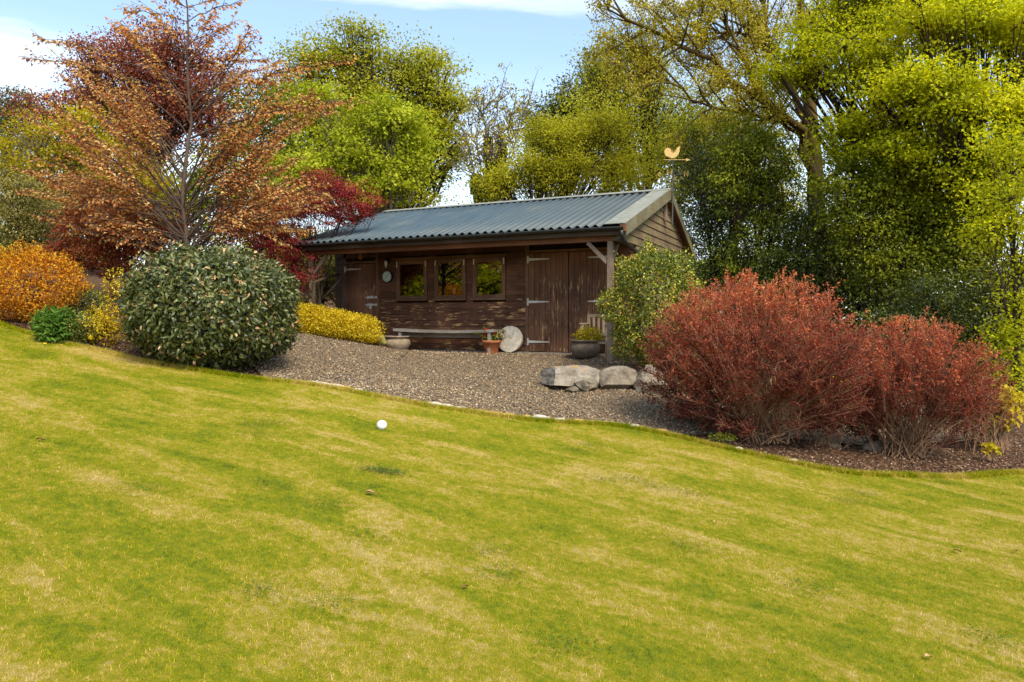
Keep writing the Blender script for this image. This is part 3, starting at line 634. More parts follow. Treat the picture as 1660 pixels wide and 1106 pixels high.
# chair
chz = place(thing('garden_chair', 'weathered wooden garden chair behind the dark bowl planter', 'chair'), 1.62, -.40)
CW = wood('chair_wood', (.20, .15, .10), (.40, .32, .23), 'z')
for x in (-.25, .25):
    g = Geo(); g.box(x - .025, x + .025, .18, .23, -.01, .80); obj('back_leg', g, CW, chz)
    g = Geo(); g.box(x - .025, x + .025, -.23, -.18, -.01, .60); obj('front_leg', g, CW, chz)
    g = Geo(); g.box(x - .035, x + .035, -.26, .178, .602, .625); obj('armrest', g, CW, chz)
g = Geo(); g.box(-.225, .225, .19, .22, .735, .795); obj('back_rail', g, CW, chz)
for x in (-.15, -.05, .05, .15): g = Geo(); g.box(x - .02, x + .02, .195, .215, .42, .733); obj('back_slat', g, CW, chz)
g = Geo(); g.box(-.25, .25, -.25, .178, .385, .415); obj('seat', g, CW, chz)
g = Geo(); g.box(-.224, .224, -.215, -.195, .30, .38); obj('seat_rail', g, CW, chz)
# low timber and block right of the planter
g = Geo(); g.box(-.02, .02, -.02, .02, -.05, .33); bl = obj('rusty_stake', g, None); bl.data.materials.append(plain('rusty_iron', (.16, .07, .04), .8, .2)); tag(bl, 'short rusty stake just right of the dark planter', 'stake'); place(bl, 2.02, -1.05)
g = Geo(); g.box(-.14, .14, -.05, .05, -.02, .10); bl = obj('timber_block', g, W_P); tag(bl, 'small timber block on gravel under the round bush', 'timber block'); place(bl, 2.25, -.95)
# handrail left of shed
p0, p1 = at(508, 459, 15.0), at(549, 444, 16.6)
g = Geo(); g.tube([p0, (p0 + p1) / 2 + [0, 0, .015], p1], .035, 8); g.tube([p0 + [0, 0, .02], [p0[0], p0[1], h1(p0[0], p0[1]) - .1]], .04, 8); g.tube([p1, [p1[0], p1[1], h1(p1[0], p1[1]) - .1]], .04, 8)
hr = obj('handrail', g, None); hr.data.materials.append(bark_mat('rail_wood', (.05, .03, .02), (.12, .08, .05))); tag(hr, 'rustic sloping handrail left of the shed behind the porch post', 'handrail')
# weather vane
GOLD = plain('gilded_copper', (.48, .32, .10), .5, .4, .1); IRON = plain('vane_iron', (.06, .06, .055), .5, .4, .3)
wv = place(thing('weather_vane', 'weather vane with golden rooster on the shed gable', 'weather vane'), 2.45, 2.22, 2.75)
g = Geo(); g.tube([(0, 0, 0), (0, 0, .95)], .016, 8); g.tube([(0, 0, .9), (0, 0, 1.44)], .009, 8); g.box(-.05, 0, -.03, .03, .50, .53); g.box(-.05, 0, -.03, .03, .12, .15); obj('pole', g, IRON, wv)
g = Geo(); 
for a in (0, math.pi / 2): g.tube([(-.26 * math.cos(a), -.26 * math.sin(a), 1.10), (.26 * math.cos(a), .26 * math.sin(a), 1.10)], .007, 6)
obj('compass_arm', g, IRON, wv)
LET = {'S': [[(.04, .05), (.0, .06), (-.04, .04), (-.03, .01), (.03, -.01), (.04, -.04), (0, -.06), (-.04, -.05)]], 'N': [[(-.035, -.06), (-.035, .06), (.035, -.06), (.035, .06)]],
       'E': [[(.035, .06), (-.03, .06), (-.03, -.06), (.035, -.06)], [(-.03, 0), (.025, 0)]], 'W': [[(-.05, .06), (-.025, -.06), (0, .04), (.025, -.06), (.05, .06)]]}
rot = math.radians(25)
for ch, (dx, dy) in {'S': (-1, 0), 'N': (1, 0), 'E': (0, 1), 'W': (0, -1)}.items():
    g = Geo()
    for stn in LET[ch]: g.tube([(dx * .29 + a * math.cos(rot), dy * .29 + a * math.sin(rot), 1.10 + b) for a, b in stn], .008, 5)
    obj('letter_' + ch.lower(), g, GOLD, wv)
rk = [(-.17, .06), (-.19, .13), (-.17, .19), (-.12, .22), (-.06, .20), (-.045, .14), (-.01, .10), (.04, .12), (.075, .17), (.085, .215), (.11, .235), (.135, .26), (.145, .235), (.165, .225), (.145, .21), (.145, .15), (.12, .08), (.08, .03), (.03, .0), (-.03, -.01), (-.09, .02), (-.13, .03)]
g = Geo(); g.prism(rk[::-1], -.008, .008); rb = obj('rooster', g, GOLD, wv); rb.location = (0, 0, 1.47); rb.rotation_euler = (0, 0, rot)
g = Geo(); g.tube([(-.19, 0, 0), (.30, 0, 0)], .007, 6); g.prism([(.28, -.035), (.38, 0), (.28, .035), (.30, 0)], -.004, .004); ar = obj('arrow', g, GOLD, wv); ar.location = (0, 0, 1.43); ar.rotation_euler = (0, 0, rot)

# ================================================================== ROCKS, EDGING, BALL, LEAVES
t = NT('granite'); n1 = t.noise(t.coords(), 5, 8, .7); n2 = t.noise(t.coords(), 1.8, 4); n3 = t.noise(t.coords(), 40, 3)
c = t.ramp(n1, [(.3, (.07, .05, .035)), (.5, (.19, .155, .115)), (.72, (.33, .285, .22))]); c = t.mix(t.ramp(n2, [(.5, 0), (.62, .7)]), c, (.13, .10, .05)); c = t.mix(t.ramp(n3, [(.62, 0), (.7, .6)]), c, (.06, .045, .03))
GRAN = t.done(t.bsdf(c, .9, .15, n1, .9, .05))
t = NT('granite_lichen'); n1 = t.noise(t.coords(), 5, 8, .7); n2 = t.noise(t.coords(), 5, 4)
c = t.ramp(n1, [(.3, (.12, .095, .07)), (.5, (.25, .215, .17)), (.72, (.40, .36, .30))]); sp = t.n('ShaderNodeSeparateXYZ'); t.l(t.n('ShaderNodeNewGeometry').outputs['Normal'], sp.inputs[0])
c = t.mix(t.math('MULTIPLY', t.ramp(n2, [(.56, 0), (.62, 1)]), t.ramp(sp.outputs[2], [(.6, 0), (.8, 1)])), c, (.40, .19, .02)); GRAN2 = t.done(t.bsdf(c, .9, .15, n1, .9, .05))
import bmesh
def rock(name, lab, cat, c, size, seed, m=GRAN, rz=0, ry=0, group=None, cut=.75, sub=5):
    rr = np.random.default_rng(seed); bm = bmesh.new(); bmesh.ops.create_icosphere(bm, subdivisions=sub, radius=1)
    v = np.array([w.co[:] for w in bm.verts])
    for _ in range(24):
        nvec = nrm(rr.normal(size=3) * [1, 1, .8]); d = v @ nvec; lim = rr.uniform(cut * .72, cut * 1.1); v = v - np.maximum(d - lim, 0)[:, None] * nvec
    from mathutils import noise as mn
    for k in range(len(v)):
        p = Vector(v[k]) * 2.6 + Vector((seed, 0, 0)); v[k] *= 1 + .045 * mn.fractal(p, .8, 2.1, 4)
    v /= np.abs(v).max(0)
    v = v * np.array(size)
    for w, q in zip(bm.verts, v): w.co = q
    me = bpy.data.meshes.new(name); bm.to_mesh(me); bm.free(); me.materials.append(m)
    o = link(bpy.data.objects.new(name, me)); o.location = [float(q) for q in c]; o.rotation_euler = (0, ry, rz); tag(o, lab, cat, group); return o
GB = 'boulders edging the upper gravel'
rock('boulder', 'long flat pale boulder with orange lichen on its top', 'boulder', at(929, 611, 10.6), (.50, .36, .175), 3, GRAN2, .0, -.05, GB)
rock('boulder', 'small grey boulder wedged under the long flat one', 'boulder', at(952, 625, 10.3), (.21, .22, .14), 12, GRAN, .3, 0, GB)
rock('boulder', 'wedge-shaped mottled boulder between flat boulder and red bush', 'boulder', at(996, 621, 10.5), (.36, .30, .25), 21, GRAN, -.2, -.30, GB)
rock('boulder', 'rounded brown boulder half behind the large red bush', 'boulder', at(1052, 622, 10.4), (.30, .30, .28), 33, GRAN, .5, 0, GB)
rock('boulder', 'tiny low stone at the foot of the flat boulder', 'boulder', at(928, 632, 10.1), (.12, .10, .05), 40, GRAN, 0, 0, GB, sub=3)
rock('boulder', 'mossy boulder between the yellow hedge and the pale planter', 'boulder', at(612, 553, 14.35), (.22, .2, .13), 51, plain('mossy_stone', (.22, .19, .05), .9, .1, .5, 8, bs=.8), 0, 0, GB)
rock('boulder', 'rounded stone in the mulch between the red bushes', 'boulder', at(1420, 722, 8.9), (.18, .16, .10), 61, GRAN, 0, 0, GB, sub=3)
rock('boulder', 'dark stone in the mulch at the foot of the large red bush', 'boulder', at(1340, 722, 8.9), (.2, .16, .08), 62, GRAN, 0, 0, GB, sub=3)
PALE = plain('pale_edging_stone', (.48, .42, .36), .9, .1, .25, 25, bs=.6); OCH = plain('ochre_edging_stone', (.42, .26, .10), .9, .1, .3, 25, bs=.6)
for k, (px, w_, ochre) in enumerate([(505, .13, 0), (522, .10, 0), (541, .11, 0), (558, .08, 1), (578, .06, 0), (700, .10, 0), (720, .09, 0), (742, .08, 0), (800, .09, 1), (822, .10, 1), (852, .07, 1), (878, .10, 0), (908, .06, 0), (940, .06, 1), (985, .05, 1), (1030, .05, 0), (1072, .09, 1), (1200, .05, 0), (1290, .05, 0)]):
    X = (px - 830) / F * 8.3
    for _ in range(4): X = (px - 830) / F * (float(edge(X)) + .05)
    y_ = float(edge(X)) + .085
    word = 'ochre' if ochre else 'pale'
    feat = {1: 'below the dark green bush, second from it', 2: 'third from the dark green bush', 3: 'small one fourth from the dark green bush', 4: 'small one last before the gap in the edging', 5: 'just past the gap, above right of the ball', 6: 'second past the gap in the edging', 7: 'third past the gap in the edging', 8: 'left of a pale stone below the bench', 9: 'between two ochre stones', 10: 'left of the large white stone', 12: 'just right of the large white stone', 13: 'under the middle of the boulders', 14: 'under the wedge-shaped boulder', 15: 'left of the red bush foot', 17: 'at the mulch edge under the large red bush', 18: 'at the mulch edge between the red bushes'}
    labs = {0: 'first pale flat edging stone right of the dark green round bush', 11: 'large white edging stone at the lawn edge below the boulders', 16: 'ochre edging stone at the left foot of the large red bush'}
    rock('edging_stone', labs.get(k, word + ' flat edging stone ' + feat.get(k, '')), 'stone', (X, y_, h1(X, y_) + .014), (w_ * 1.25, .06, .028 if k != 11 else .05), 70 + k, OCH if ochre else PALE, float(R.uniform(-.3, .3)), 0, 'stones edging the lawn', sub=2)
def lawn_at(px, py):
    lo, hi = 2., 14.
    for _ in range(40):
        md = (lo + hi) / 2; p = at(px, py, md)
        if p[2] > h1(p[0], p[1]): lo = md
        else: hi = md
    return at(px, py, lo)
p = lawn_at(619, 696); g = Geo(); aa = np.linspace(-np.pi / 2, np.pi / 2, 15); rr_ = 8.3 / F * p[1]
g.lathe([(rr_ * math.cos(a), rr_ * math.sin(a)) for a in aa], 28); b = obj('ball', g, plain('white_rubber', (.72, .66, .66), .45, .3, .05, 12), smooth=True); b.location = (p[0], p[1], p[2] + rr_ * .8); tag(b, 'white ball lying on the lawn', 'ball')
def dead_leaf(px, py, ln, lab, m, a):
    p = lawn_at(px, py); g = Geo(); n_ = 9; xx = np.linspace(0, 1, n_); w_ = np.sin(xx ** .8 * np.pi) * .28 + .01; zc = .12 * np.sin(xx * 5)
    v = np.concatenate([np.stack([xx - .5, w_, zc + .12 * w_ + .10], -1), np.stack([xx - .5, 0 * xx, zc], -1), np.stack([xx - .5, -w_, zc + .16], -1)]) * ln
    i = np.arange(n_ - 1); g.add(v, quads=np.concatenate([np.stack([i, i + 1, n_ + i + 1, n_ + i], -1), np.stack([n_ + i, n_ + i + 1, 2 * n_ + i + 1, 2 * n_ + i], -1)]))
    o = obj('fallen_leaf', g, m); o.location = (p[0], p[1], p[2] + .022); o.rotation_euler = (0, 0, a); tag(o, lab, 'leaf', 'fallen leaves on the lawn')
LP = plain('pink_brown_leaf', (.42, .22, .15), .7, .2); LT = plain('tan_leaf', (.42, .24, .12), .7, .2); LB = plain('dark_brown_leaf', (.16, .07, .04), .7, .2)
dead_leaf(601, 804, .075, 'pinkish brown fallen leaf on the lawn below the white ball', LP, .1)
dead_leaf(755, 957, .045, 'small brown fallen leaf near the bottom middle of the lawn', LB, 1.)
dead_leaf(692, 936, .030, 'tiny tan fallen leaf left of the small brown one', LP, .4)
dead_leaf(717, 845, .022, 'tiny grey-pink leaf in the green tuft patch of the lawn', LP, .7)
dead_leaf(1506, 1072, .050, 'tan fallen leaf near the bottom right corner of the lawn', LT, .2)
dead_leaf(1552, 898, .055, 'dark brown fallen leaf on the lawn beside the straw patch', LB, -.2)
dead_leaf(1646, 898, .04, 'brown fallen leaf at the right border of the lawn', LB, .5)
dead_leaf(1160, 851, .045, 'yellow-tan fallen leaf on the mid right of the lawn', LT, .8)
dead_leaf(1580, 1050, .03, 'tiny tan fallen leaf right of the bottom corner leaf', LT, 1.2)
dead_leaf(66, 717, .06, 'dark brown fallen leaf on the left of the lawn', LB, .3)
# yellow dandelion
p = lawn_at(73, 563); g = Geo(); g.tube([(0, 0, -.01), (0, 0, .05)], .003, 5); dd = thing('dandelion', 'single yellow dandelion flower in the upper left of the lawn', 'flower', p); obj('stalk', g, plain('stalk_green', (.1, .18, .03)), dd)
g = Geo(); g.lathe([(0, .058), (.016, .056), (.022, .05), (.008, .044)], 10); obj('bloom', g, plain('dandelion_yellow', (.85, .6, .02), .6), dd)

# ================================================================== PLANTS
def bez(p, c, q, n=6):
    t_ = np.linspace(0, 1, n)[:, None]; return (1 - t_) ** 2 * p + 2 * t_ * (1 - t_) * c + t_ ** 2 * q
def rdir(n, up=0.): 
    v = R.normal(size=(n, 3)); v[:, 2] += up; return nrm(v)
BK_GREY = bark_mat('grey_bark', (.07, .055, .045), (.22, .18, .15)); BK_DARK = bark_mat('dark_bark', (.025, .018, .013), (.08, .055, .04))
BK_MOSS = bark_mat('mossy_bark', (.035, .022, .014), (.11, .065, .038), moss=(.10, .075, .015)); BK_RED = bark_mat('red_brown_bark', (.05, .022, .014), (.18, .09, .06))
BK_TWIG = bark_mat('beech_twig_bark', (.04, .028, .022), (.13, .09, .07)); BK_TAN = bark_mat('tan_stem_bark', (.13, .075, .045), (.33, .20, .12), 30); BK_OLIVE = bark_mat('olive_bark', (.09, .08, .03), (.22, .19, .08))

def put(base, g_wood, g_leaf, wood_m, leaf_m, name, lab, cat, group, wn_name='trunk', ln_name='crown'):
    e = thing(name, lab, cat, base, 0, group)
    if g_wood is not None and g_wood.n: obj(wn_name, g_wood, wood_m, e, smooth=True, origin=base, kind='stuff' if wn_name == 'stems' else None)
    if g_leaf is not None and g_leaf.n: obj(ln_name, g_leaf, leaf_m, e, kind='stuff', origin=base)
    return e

def lobe_tree(name, lab, cat, bpx, Y, lobes, leaf_m, bark, nleaf, leaf=(.10, .065), r0=.16, clump_r=.35, per=45, flat=.45, group=None, fork=.35, droop=.25, shell=.55, base_y=None, twig=True, up=.9, lean=0, ragged=.22, split=0):
    X = (bpx - 830) / F * Y; z0 = h1(X, Y) - .05; base = np.array([X, Y, z0])
    LB_ = []
    for lb in lobes:
        px, py, rx, ry = lb[:4]; dY = lb[4] if len(lb) > 4 else 0
        c = at(px, py, Y + dY); k = (Y + dY) / F; LB_.append((c, np.array([rx * k, (rx + ry) / 2 * k * .8, ry * k])))
    if split:
        NL = []
        for c, rad in LB_:
            NL.append((c, rad * .85))
            for _ in range(split):
                o_ = rdir(1)[0] * R.uniform(.4, .95); NL.append((c + o_ * rad, rad * R.uniform(.40, .65) * np.array([1.05, 1.0, .68])))
        LB_ = NL
    gw, gl = Geo(), Geo()
    top = max(LB_, key=lambda l: l[0][2])[0]; zt = np.mean([l[0][2] for l in LB_])
    tr_top = np.array([np.mean([l[0][0] for l in LB_]) * .7 + X * .3 + lean, Y, z0 + (zt - z0) * .95])
    tp = bez(base, base + [0, 0, (tr_top[2] - z0) * .6], tr_top, 10); tp[1:-1] += R.normal(0, r0 * .35, (8, 3)) * [1, 1, 0]
    tr_r = np.linspace(r0, r0 * .45, 10); tr_r[0] *= 1.35
    gw.tube(tp, tr_r, 9)
    vol = np.array([np.prod(l[1]) ** (2 / 3) for l in LB_]); nc_tot = max(len(LB_) * 3, int(nleaf / per)); share = vol / vol.sum()
    for (c, rad), sh in zip(LB_, share):
        nc = max(3, int(nc_tot * sh)); ti = fork + (1 - fork) * R.random() * .6; s0 = tp[int(ti * 9)]
        low = min(s0[2], c[2] - .1); s0 = tp[np.argmin(np.abs(tp[:, 2] - min(s0[2], z0 + (c[2] - z0) * .8)))]
        lp = bez(s0, np.array([(s0[0] + c[0] * 2) / 3, (s0[1] + c[1] * 2) / 3, s0[2] + (c[2] - s0[2]) * .35]), c, 9); lp[1:] += R.normal(0, r0 * .25, (8, 3))
        gw.tube(lp, np.linspace(r0 * .5, r0 * .12, 9) * (.55 if split else 1), 6)
        d = rdir(nc); bump = 1 + ragged * np.sin(d[:, 0] * 5 + c[0]) * np.sin(d[:, 2] * 6 + c[2]) + R.normal(0, .07, nc)
        rr = (shell + (1 - shell) * R.random(nc) ** .6) * bump
        rr = rr * np.where(R.random(nc) < .10, R.uniform(1.1, 1.35, nc), 1); cc = c + d * rad * rr[:, None]; A_ = ragged * .45 * rad.mean(); cc = cc + A_ * np.stack([np.sin(cc[:, 2] * 2.9 + cc[:, 1] * 1.3), .5 * np.sin(cc[:, 0] * 2.1), .7 * np.sin(cc[:, 0] * 3.3 + cc[:, 2]) + .4 * np.sin(cc[:, 0] * 6.1 + 2)], -1); gz_ = H(cc[:, 0], cc[:, 1]); cc[:, 2] = np.maximum(cc[:, 2], gz_ + .05 + .15 * R.random(nc))
        if twig:
            for k in range(0, nc, max(1, nc // (9 if split else 60))):
                s = lp[int(R.integers(3, 9))]; q = cc[k]; gw.tube(bez(s, (s + q) / 2 + [0, 0, .12 * rad[2]], q, 5), np.linspace(r0 * .12, r0 * .03, 5), 4, cap=False)
        m = R.poisson(per, nc); idx = np.repeat(np.arange(nc), m); nn_ = len(idx)
        sz = clump_r * R.uniform(.6, 1.3, nc)[idx]
        off = R.normal(size=(nn_, 3)) * .5 * np.stack([sz, sz, sz * flat], -1); P = cc[idx] + off
        P[:, 2] = np.maximum(P[:, 2], gz_[idx] + .02)
        D = nrm(nrm(P - c) * .6 + R.normal(size=(nn_, 3)) * .7 - [0, 0, droop]); N_ = nrm(R.normal(size=(nn_, 3)) * .6 + nrm(P - c) * .4 + [0, 0, up])
        cr = R.normal(0, .13, nc)[idx]
        gl.leaves(P, D, N_, leaf[0] * R.uniform(.6, 1.25, nn_), leaf[1] * R.uniform(.7, 1.2, nn_), rnd=np.clip(.5 + R.normal(0, .11, nn_) + cr, .002, .998))
    return put(base, gw, gl, bark, leaf_m, name, lab, cat, group)

def twig_leaves(gl, gw, p, q, spacing, leaf, r=.004, droop=.35, flat=.8, both=True):
    """leaves set alternately along a twig from p to q (arrays)"""
    d = q - p; l = np.linalg.norm(d); n = max(2, int(l / spacing)); t_ = (np.arange(n) + .6) / n; P = p + d * t_[:, None]
    dn = d / l; s = nrm(np.cross(dn, [0, 0, 1.])); sg = np.where(np.arange(n) % 2, 1., -1.)[:, None]
    D = dn * .7 + s * sg * .8 + R.normal(0, .25, (n, 3)) - [0, 0, droop]; N_ = np.array([0, 0, 1.]) * flat + R.normal(0, .35, (n, 3))
    return P, D, N_

def layered_tree(name, lab, cat, bpx, Y, trunk_px, r0, branches, leaf_m, bark, leaf=(.09, .055), spacing=.055, group=None, seed=1, twl=.6, droop=.35, extra=None, sep_leaves=0, density=1.0, tw_step=.2):
    """branches: list of (height fraction on trunk, photo-plane dx px, dy px, depth offset) targets"""
    X = (bpx - 830) / F * Y; z0 = h1(X, Y) - .05; base = np.array([X, Y, z0]); gw, gl = Geo(), Geo()
    tp = [base] + [at(a, b, Y + c) for a, b, c in trunk_px]; tp = np.array(tp)
    tt_ = np.linspace(0, 1, 26); acc = np.r_[0, np.cumsum(np.linalg.norm(np.diff(tp, axis=0), axis=1))]; acc /= acc[-1]
    tpp = np.stack([np.interp(tt_, acc, tp[:, k]) for k in range(3)], -1); tpp[2:-1] += R.normal(0, r0 * .15, (23, 3))
    gw.tube(tpp, r0 * (1 - tt_ * .86), 9)
    LP_, LD_, LN_ = [], [], []
    for (h_, q, cr) in branches:
        s = tpp[int(h_ * 25)]; L_ = np.linalg.norm(q - s)
        mid = (s + q) / 2 + np.array([0, 0, .10 * L_]) + R.normal(0, .05 * L_, 3)
        bp = bez(s, mid, q, 10); bp[1:-1] += R.normal(0, .012 * L_, (8, 3))
        gw.tube(bp, np.linspace(min(r0 * .30 * cr, r0 * (1 - h_ * .8) * .5), .004, 10), 6, cap=False)
        u0 = .22 if L_ < 1.5 else .38
        nt_ = int(L_ * (1.2 - u0) / tw_step * 2 * density)
        for k in range(nt_):
            u = u0 + (1 - u0) * (k + R.random()) / nt_; i = min(8, int(u * 9)); a = bp[i] + (bp[i + 1] - bp[i]) * (u * 9 - i); dn = nrm(bp[i + 1] - bp[i])
            sgn = 1 if k % 2 else -1; sd = nrm(np.cross(dn, [0, 0, 1.])) * sgn
            ln = twl * (1.15 - u * .75) * R.uniform(.5, 1.2) * min(1, L_ / 1.5 + .3)
            b = a + nrm(dn * R.uniform(.5, 1.1) + sd * R.uniform(.4, 1) + R.normal(0, .30, 3) + [0, 0, .12]) * ln
            gw.tube([a, (a + b) / 2 + [0, 0, .02], b], [.006, .004, .0025], 3, cap=False)
            P, D, N_ = twig_leaves(gl, gw, a, b, spacing, leaf, droop=droop); LP_.append(P); LD_.append(D); LN_.append(N_)
        P, D, N_ = twig_leaves(gl, gw, bp[6], bp[9], spacing, leaf, droop=droop); LP_.append(P); LD_.append(D); LN_.append(N_)
    P, D, N_ = np.concatenate(LP_), nrm(np.concatenate(LD_)), nrm(np.concatenate(LN_)); n_ = len(P)
    print(name, 'leaves', n_)
    e = thing(name, lab, cat, base, 0, group); obj('trunk', gw, bark, e, smooth=True, origin=base)
    if sep_leaves:
        o_ = np.argsort(-P[:, 2])[:sep_leaves * 3]; pick = R.choice(o_, sep_leaves, replace=False); mask = np.ones(n_, bool); mask[pick] = False
        lg = Geo(); lg.leaves(np.zeros((1, 3)), np.array([[1., 0, 0]]), np.array([[0, 0, 1.]]), leaf[0] * 1.15, leaf[1] * 1.1, rnd=np.array([.6]), big=True); lme = lg.mesh('leaf'); lme.materials.append(leaf_m)
        for k in pick:
            o = bpy.data.objects.new('leaf', lme); sc.collection.objects.link(o); o.parent = e; d = Vector(D[k]); n3 = Vector(N_[k]); y_ = n3.cross(d).normalized(); z_ = d.cross(y_)
            M = Matrix((d, y_, z_)).transposed().to_4x4(); M.translation = Vector(P[k] - base); o.matrix_local = M
        P, D, N_ = P[mask], D[mask], N_[mask]; n_ = len(P)
    gl.leaves(P, D, N_, leaf[0] * R.uniform(.65, 1.2, n_), leaf[1] * R.uniform(.7, 1.2, n_), droop=.2)
    obj('crown', gl, leaf_m, e, kind='stuff', origin=base); return e

def shell_bush(name, lab, cat, c, rad, leaf_m, bark, n, leaf, layers=(1., .93, .85, .72), group=None, lump=.05, lumpf=3., outward=.6, up=.3, big=False, zmin=.0, sprig=0, seed=0, droop=.15, spread=.035, pw=2.0):
    c = np.array(c, float); rad = np.array(rad, float); g0 = h1(c[0], c[1]); base = np.array([c[0], c[1], g0 - .02]); gl, gw = Geo(), Geo(); rr_ = np.random.default_rng(seed + 5)
    ph = rr_.uniform(0, 6.28, 6)
    d = rdir(n); lay = np.array(layers)[R.integers(0, len(layers), n)]
    if pw != 2.0:
        k_ = (np.abs(d) ** pw).sum(1) ** (-1 / pw); surf = d * k_[:, None]
    else: surf = d
    b = 1 + lump * (np.sin(d[:, 0] * lumpf * 1.7 + ph[0]) * np.sin(d[:, 1] * lumpf * 1.3 + ph[1]) + np.sin(d[:, 2] * lumpf * 2 + ph[2]) * np.sin(d[:, 0] * lumpf * 2.3 + ph[3])) + lump * .5 * np.sin(d[:, 0] * lumpf * 5 + ph[4]) * np.sin(d[:, 2] * lumpf * 5 + ph[5])
    P = c + surf * rad * (b * lay + R.normal(0, spread, n))[:, None]
    gz_ = H(P[:, 0], P[:, 1]); ok = (P[:, 2] > gz_ + zmin) & ((d[:, 1] < .45) | (R.random(n) < .35)); P, d, gz_ = P[ok], d[ok], gz_[ok]; n = len(P)
    D = nrm(d * outward + R.normal(0, .55, (n, 3)) + [0, 0, up - .3]); N_ = nrm(d + R.normal(0, .5, (n, 3)) + [0, 0, up])
    gl.leaves(P, D, N_, leaf[0] * R.uniform(.65, 1.2, n), leaf[1] * R.uniform(.75, 1.15, n), big=big, droop=droop)
    for k in range(26):
        q = P[int(R.integers(0, n))] * .9 + c * .1; gw.tube(bez(base + R.normal(0, .07, 3) * [1, 1, 0], base + [0, 0, rad[2] * .7], q, 5), np.linspace(.016, .005, 5), 5, cap=False)
    for k in range(sprig):
        dd_ = rdir(1, .9)[0]; q = c + dd_ * rad * .95; e_ = q + nrm(dd_ + [0, 0, .6]) * R.uniform(.05, .16)
        gw.tube([q, e_], [.004, .002], 3, cap=False); m_ = 7; t_ = R.random((m_, 1)); PP = q + (e_ - q) * t_
        gl.leaves(PP, rdir(m_, .8), rdir(m_, .5), leaf[0] * .8, leaf[1] * .8, rnd=np.full(m_, .93))
    return put(base, gw, gl, bark, leaf_m, name, lab, cat, group, 'stems', 'foliage')

def cane_shrub(name, lab, cat, bpx, bpy_, Y, dome, leaf_m, bark, nst, nleaf, leaf, group=None, spread=.22, start=.35, r_=.007, tw=5):
    """many stems fanning up from one stool; dome=(px,py,rx,ry) crown outline"""
    base = at(bpx, bpy_, Y); base[2] = h1(base[0], base[1]) - .02; c = at(dome[0], dome[1], Y); k = Y / F; rad = np.array([dome[2] * k, (dome[2] * .5 + dome[3] * .4) * k, dome[3] * k]); gw, gl = Geo(), Geo()
    PL, DL = [], []; per = nleaf / (nst * (tw + 1))
    for i in range(nst):
        for _t in range(6):
            d = rdir(1, .25)[0]; q = c + d * rad * R.uniform(.84, .97)
            if q[2] > base[2] + .42 * (c[2] + rad[2] - base[2]) or (abs(d[0]) > .6 and R.random() < .6) or R.random() < .14: break
        if q[2] < base[2] + .25: q[2] = base[2] + R.uniform(.25, .7)
        s = base + np.array([R.normal(0, spread), R.normal(0, spread * .7), 0]); mid = s + np.array([(q[0] - s[0]) * .42, (q[1] - s[1]) * .42, (q[2] - s[2]) * R.uniform(.45, .62)])
        bp = bez(s, mid, q, 9); bp[2:-1] += R.normal(0, .014, (6, 3)); gw.tube(bp, np.linspace(r_ * R.uniform(.8, 1.8), .0022, 9), 5, cap=False)
        segs = [(bp[5], bp[8])]
        for _ in range(tw):
            u = R.uniform(start, .95) * 8; j = int(u); a = bp[j] + (bp[j + 1] - bp[j]) * (u - j); b = a + nrm(nrm(bp[min(j + 1, 8)] - bp[j]) * .8 + R.normal(0, .6, 3) + [0, 0, .3]) * R.uniform(.08, .25)
            gw.tube([a, (a + b) / 2 + R.normal(0, .012, 3), b], [.003, .0024, .0015], 3, cap=False); segs.append((a, b))
        for a, b in segs:
            m_ = max(2, R.poisson(per)); t_ = R.random((m_, 1)) ** .8; PL.append(a + (b - a) * t_ + R.normal(0, .016, (m_, 3))); DL.append(nrm(nrm(b - a) + R.normal(0, .8, (m_, 3))))
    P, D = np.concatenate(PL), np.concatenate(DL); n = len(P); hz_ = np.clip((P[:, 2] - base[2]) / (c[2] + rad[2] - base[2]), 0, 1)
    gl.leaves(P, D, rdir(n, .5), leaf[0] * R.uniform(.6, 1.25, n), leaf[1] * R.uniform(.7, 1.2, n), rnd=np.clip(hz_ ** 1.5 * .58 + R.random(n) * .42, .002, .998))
    return put(base, gw, gl, bark, leaf_m, name, lab, cat, group, 'stems', 'foliage')

# leaf colours
M_COPPER = leaf_mat('copper_leaf', [(0, (0.17, 0.06, 0.024)), (0.3, (0.43, 0.175, 0.065)), (0.55, (0.62, 0.33, 0.12)), (0.78, (0.7, 0.48, 0.18)), (1, (0.78, 0.62, 0.25))], .42, nscale=.9, tint=(1.3, .95, .6))
M_PURPLE = leaf_mat('purple_beech_leaf', [(0, (0.07, 0.022, 0.016)), (0.5, (0.24, 0.075, 0.045)), (1, (0.44, 0.19, 0.09))], .3, nscale=.5, tint=(1.4, .8, .6))
M_CRIMSON = leaf_mat('crimson_leaf', [(0, (0.08, 0.012, 0.014)), (0.5, (0.25, 0.035, 0.036)), (0.85, (0.4, 0.075, 0.06)), (1, (0.52, 0.18, 0.08))], .3, nscale=1.5, tint=(1.4, .6, .6))
M_RUST = leaf_mat('rust_leaf', [(0, (0.12, 0.03, 0.018)), (0.5, (0.33, 0.085, 0.04)), (1, (0.58, 0.28, 0.1))], .3, nscale=1.5, tint=(1.3, .8, .6))
M_YGREEN = leaf_mat('yellow_green_leaf', [(0, (0.14, 0.13, 0.008)), (0.4, (0.32, 0.27, 0.012)), (0.75, (0.5, 0.4, 0.018)), (1, (0.62, 0.48, 0.04))], .4, nscale=.9)
M_LIME = leaf_mat('lime_leaf', [(0, (0.13, 0.16, 0.006)), (0.35, (0.34, 0.37, 0.01)), (0.65, (0.56, 0.57, 0.016)), (0.85, (0.7, 0.67, 0.03)), (1, (0.78, 0.72, 0.07))], .45, nscale=.7)
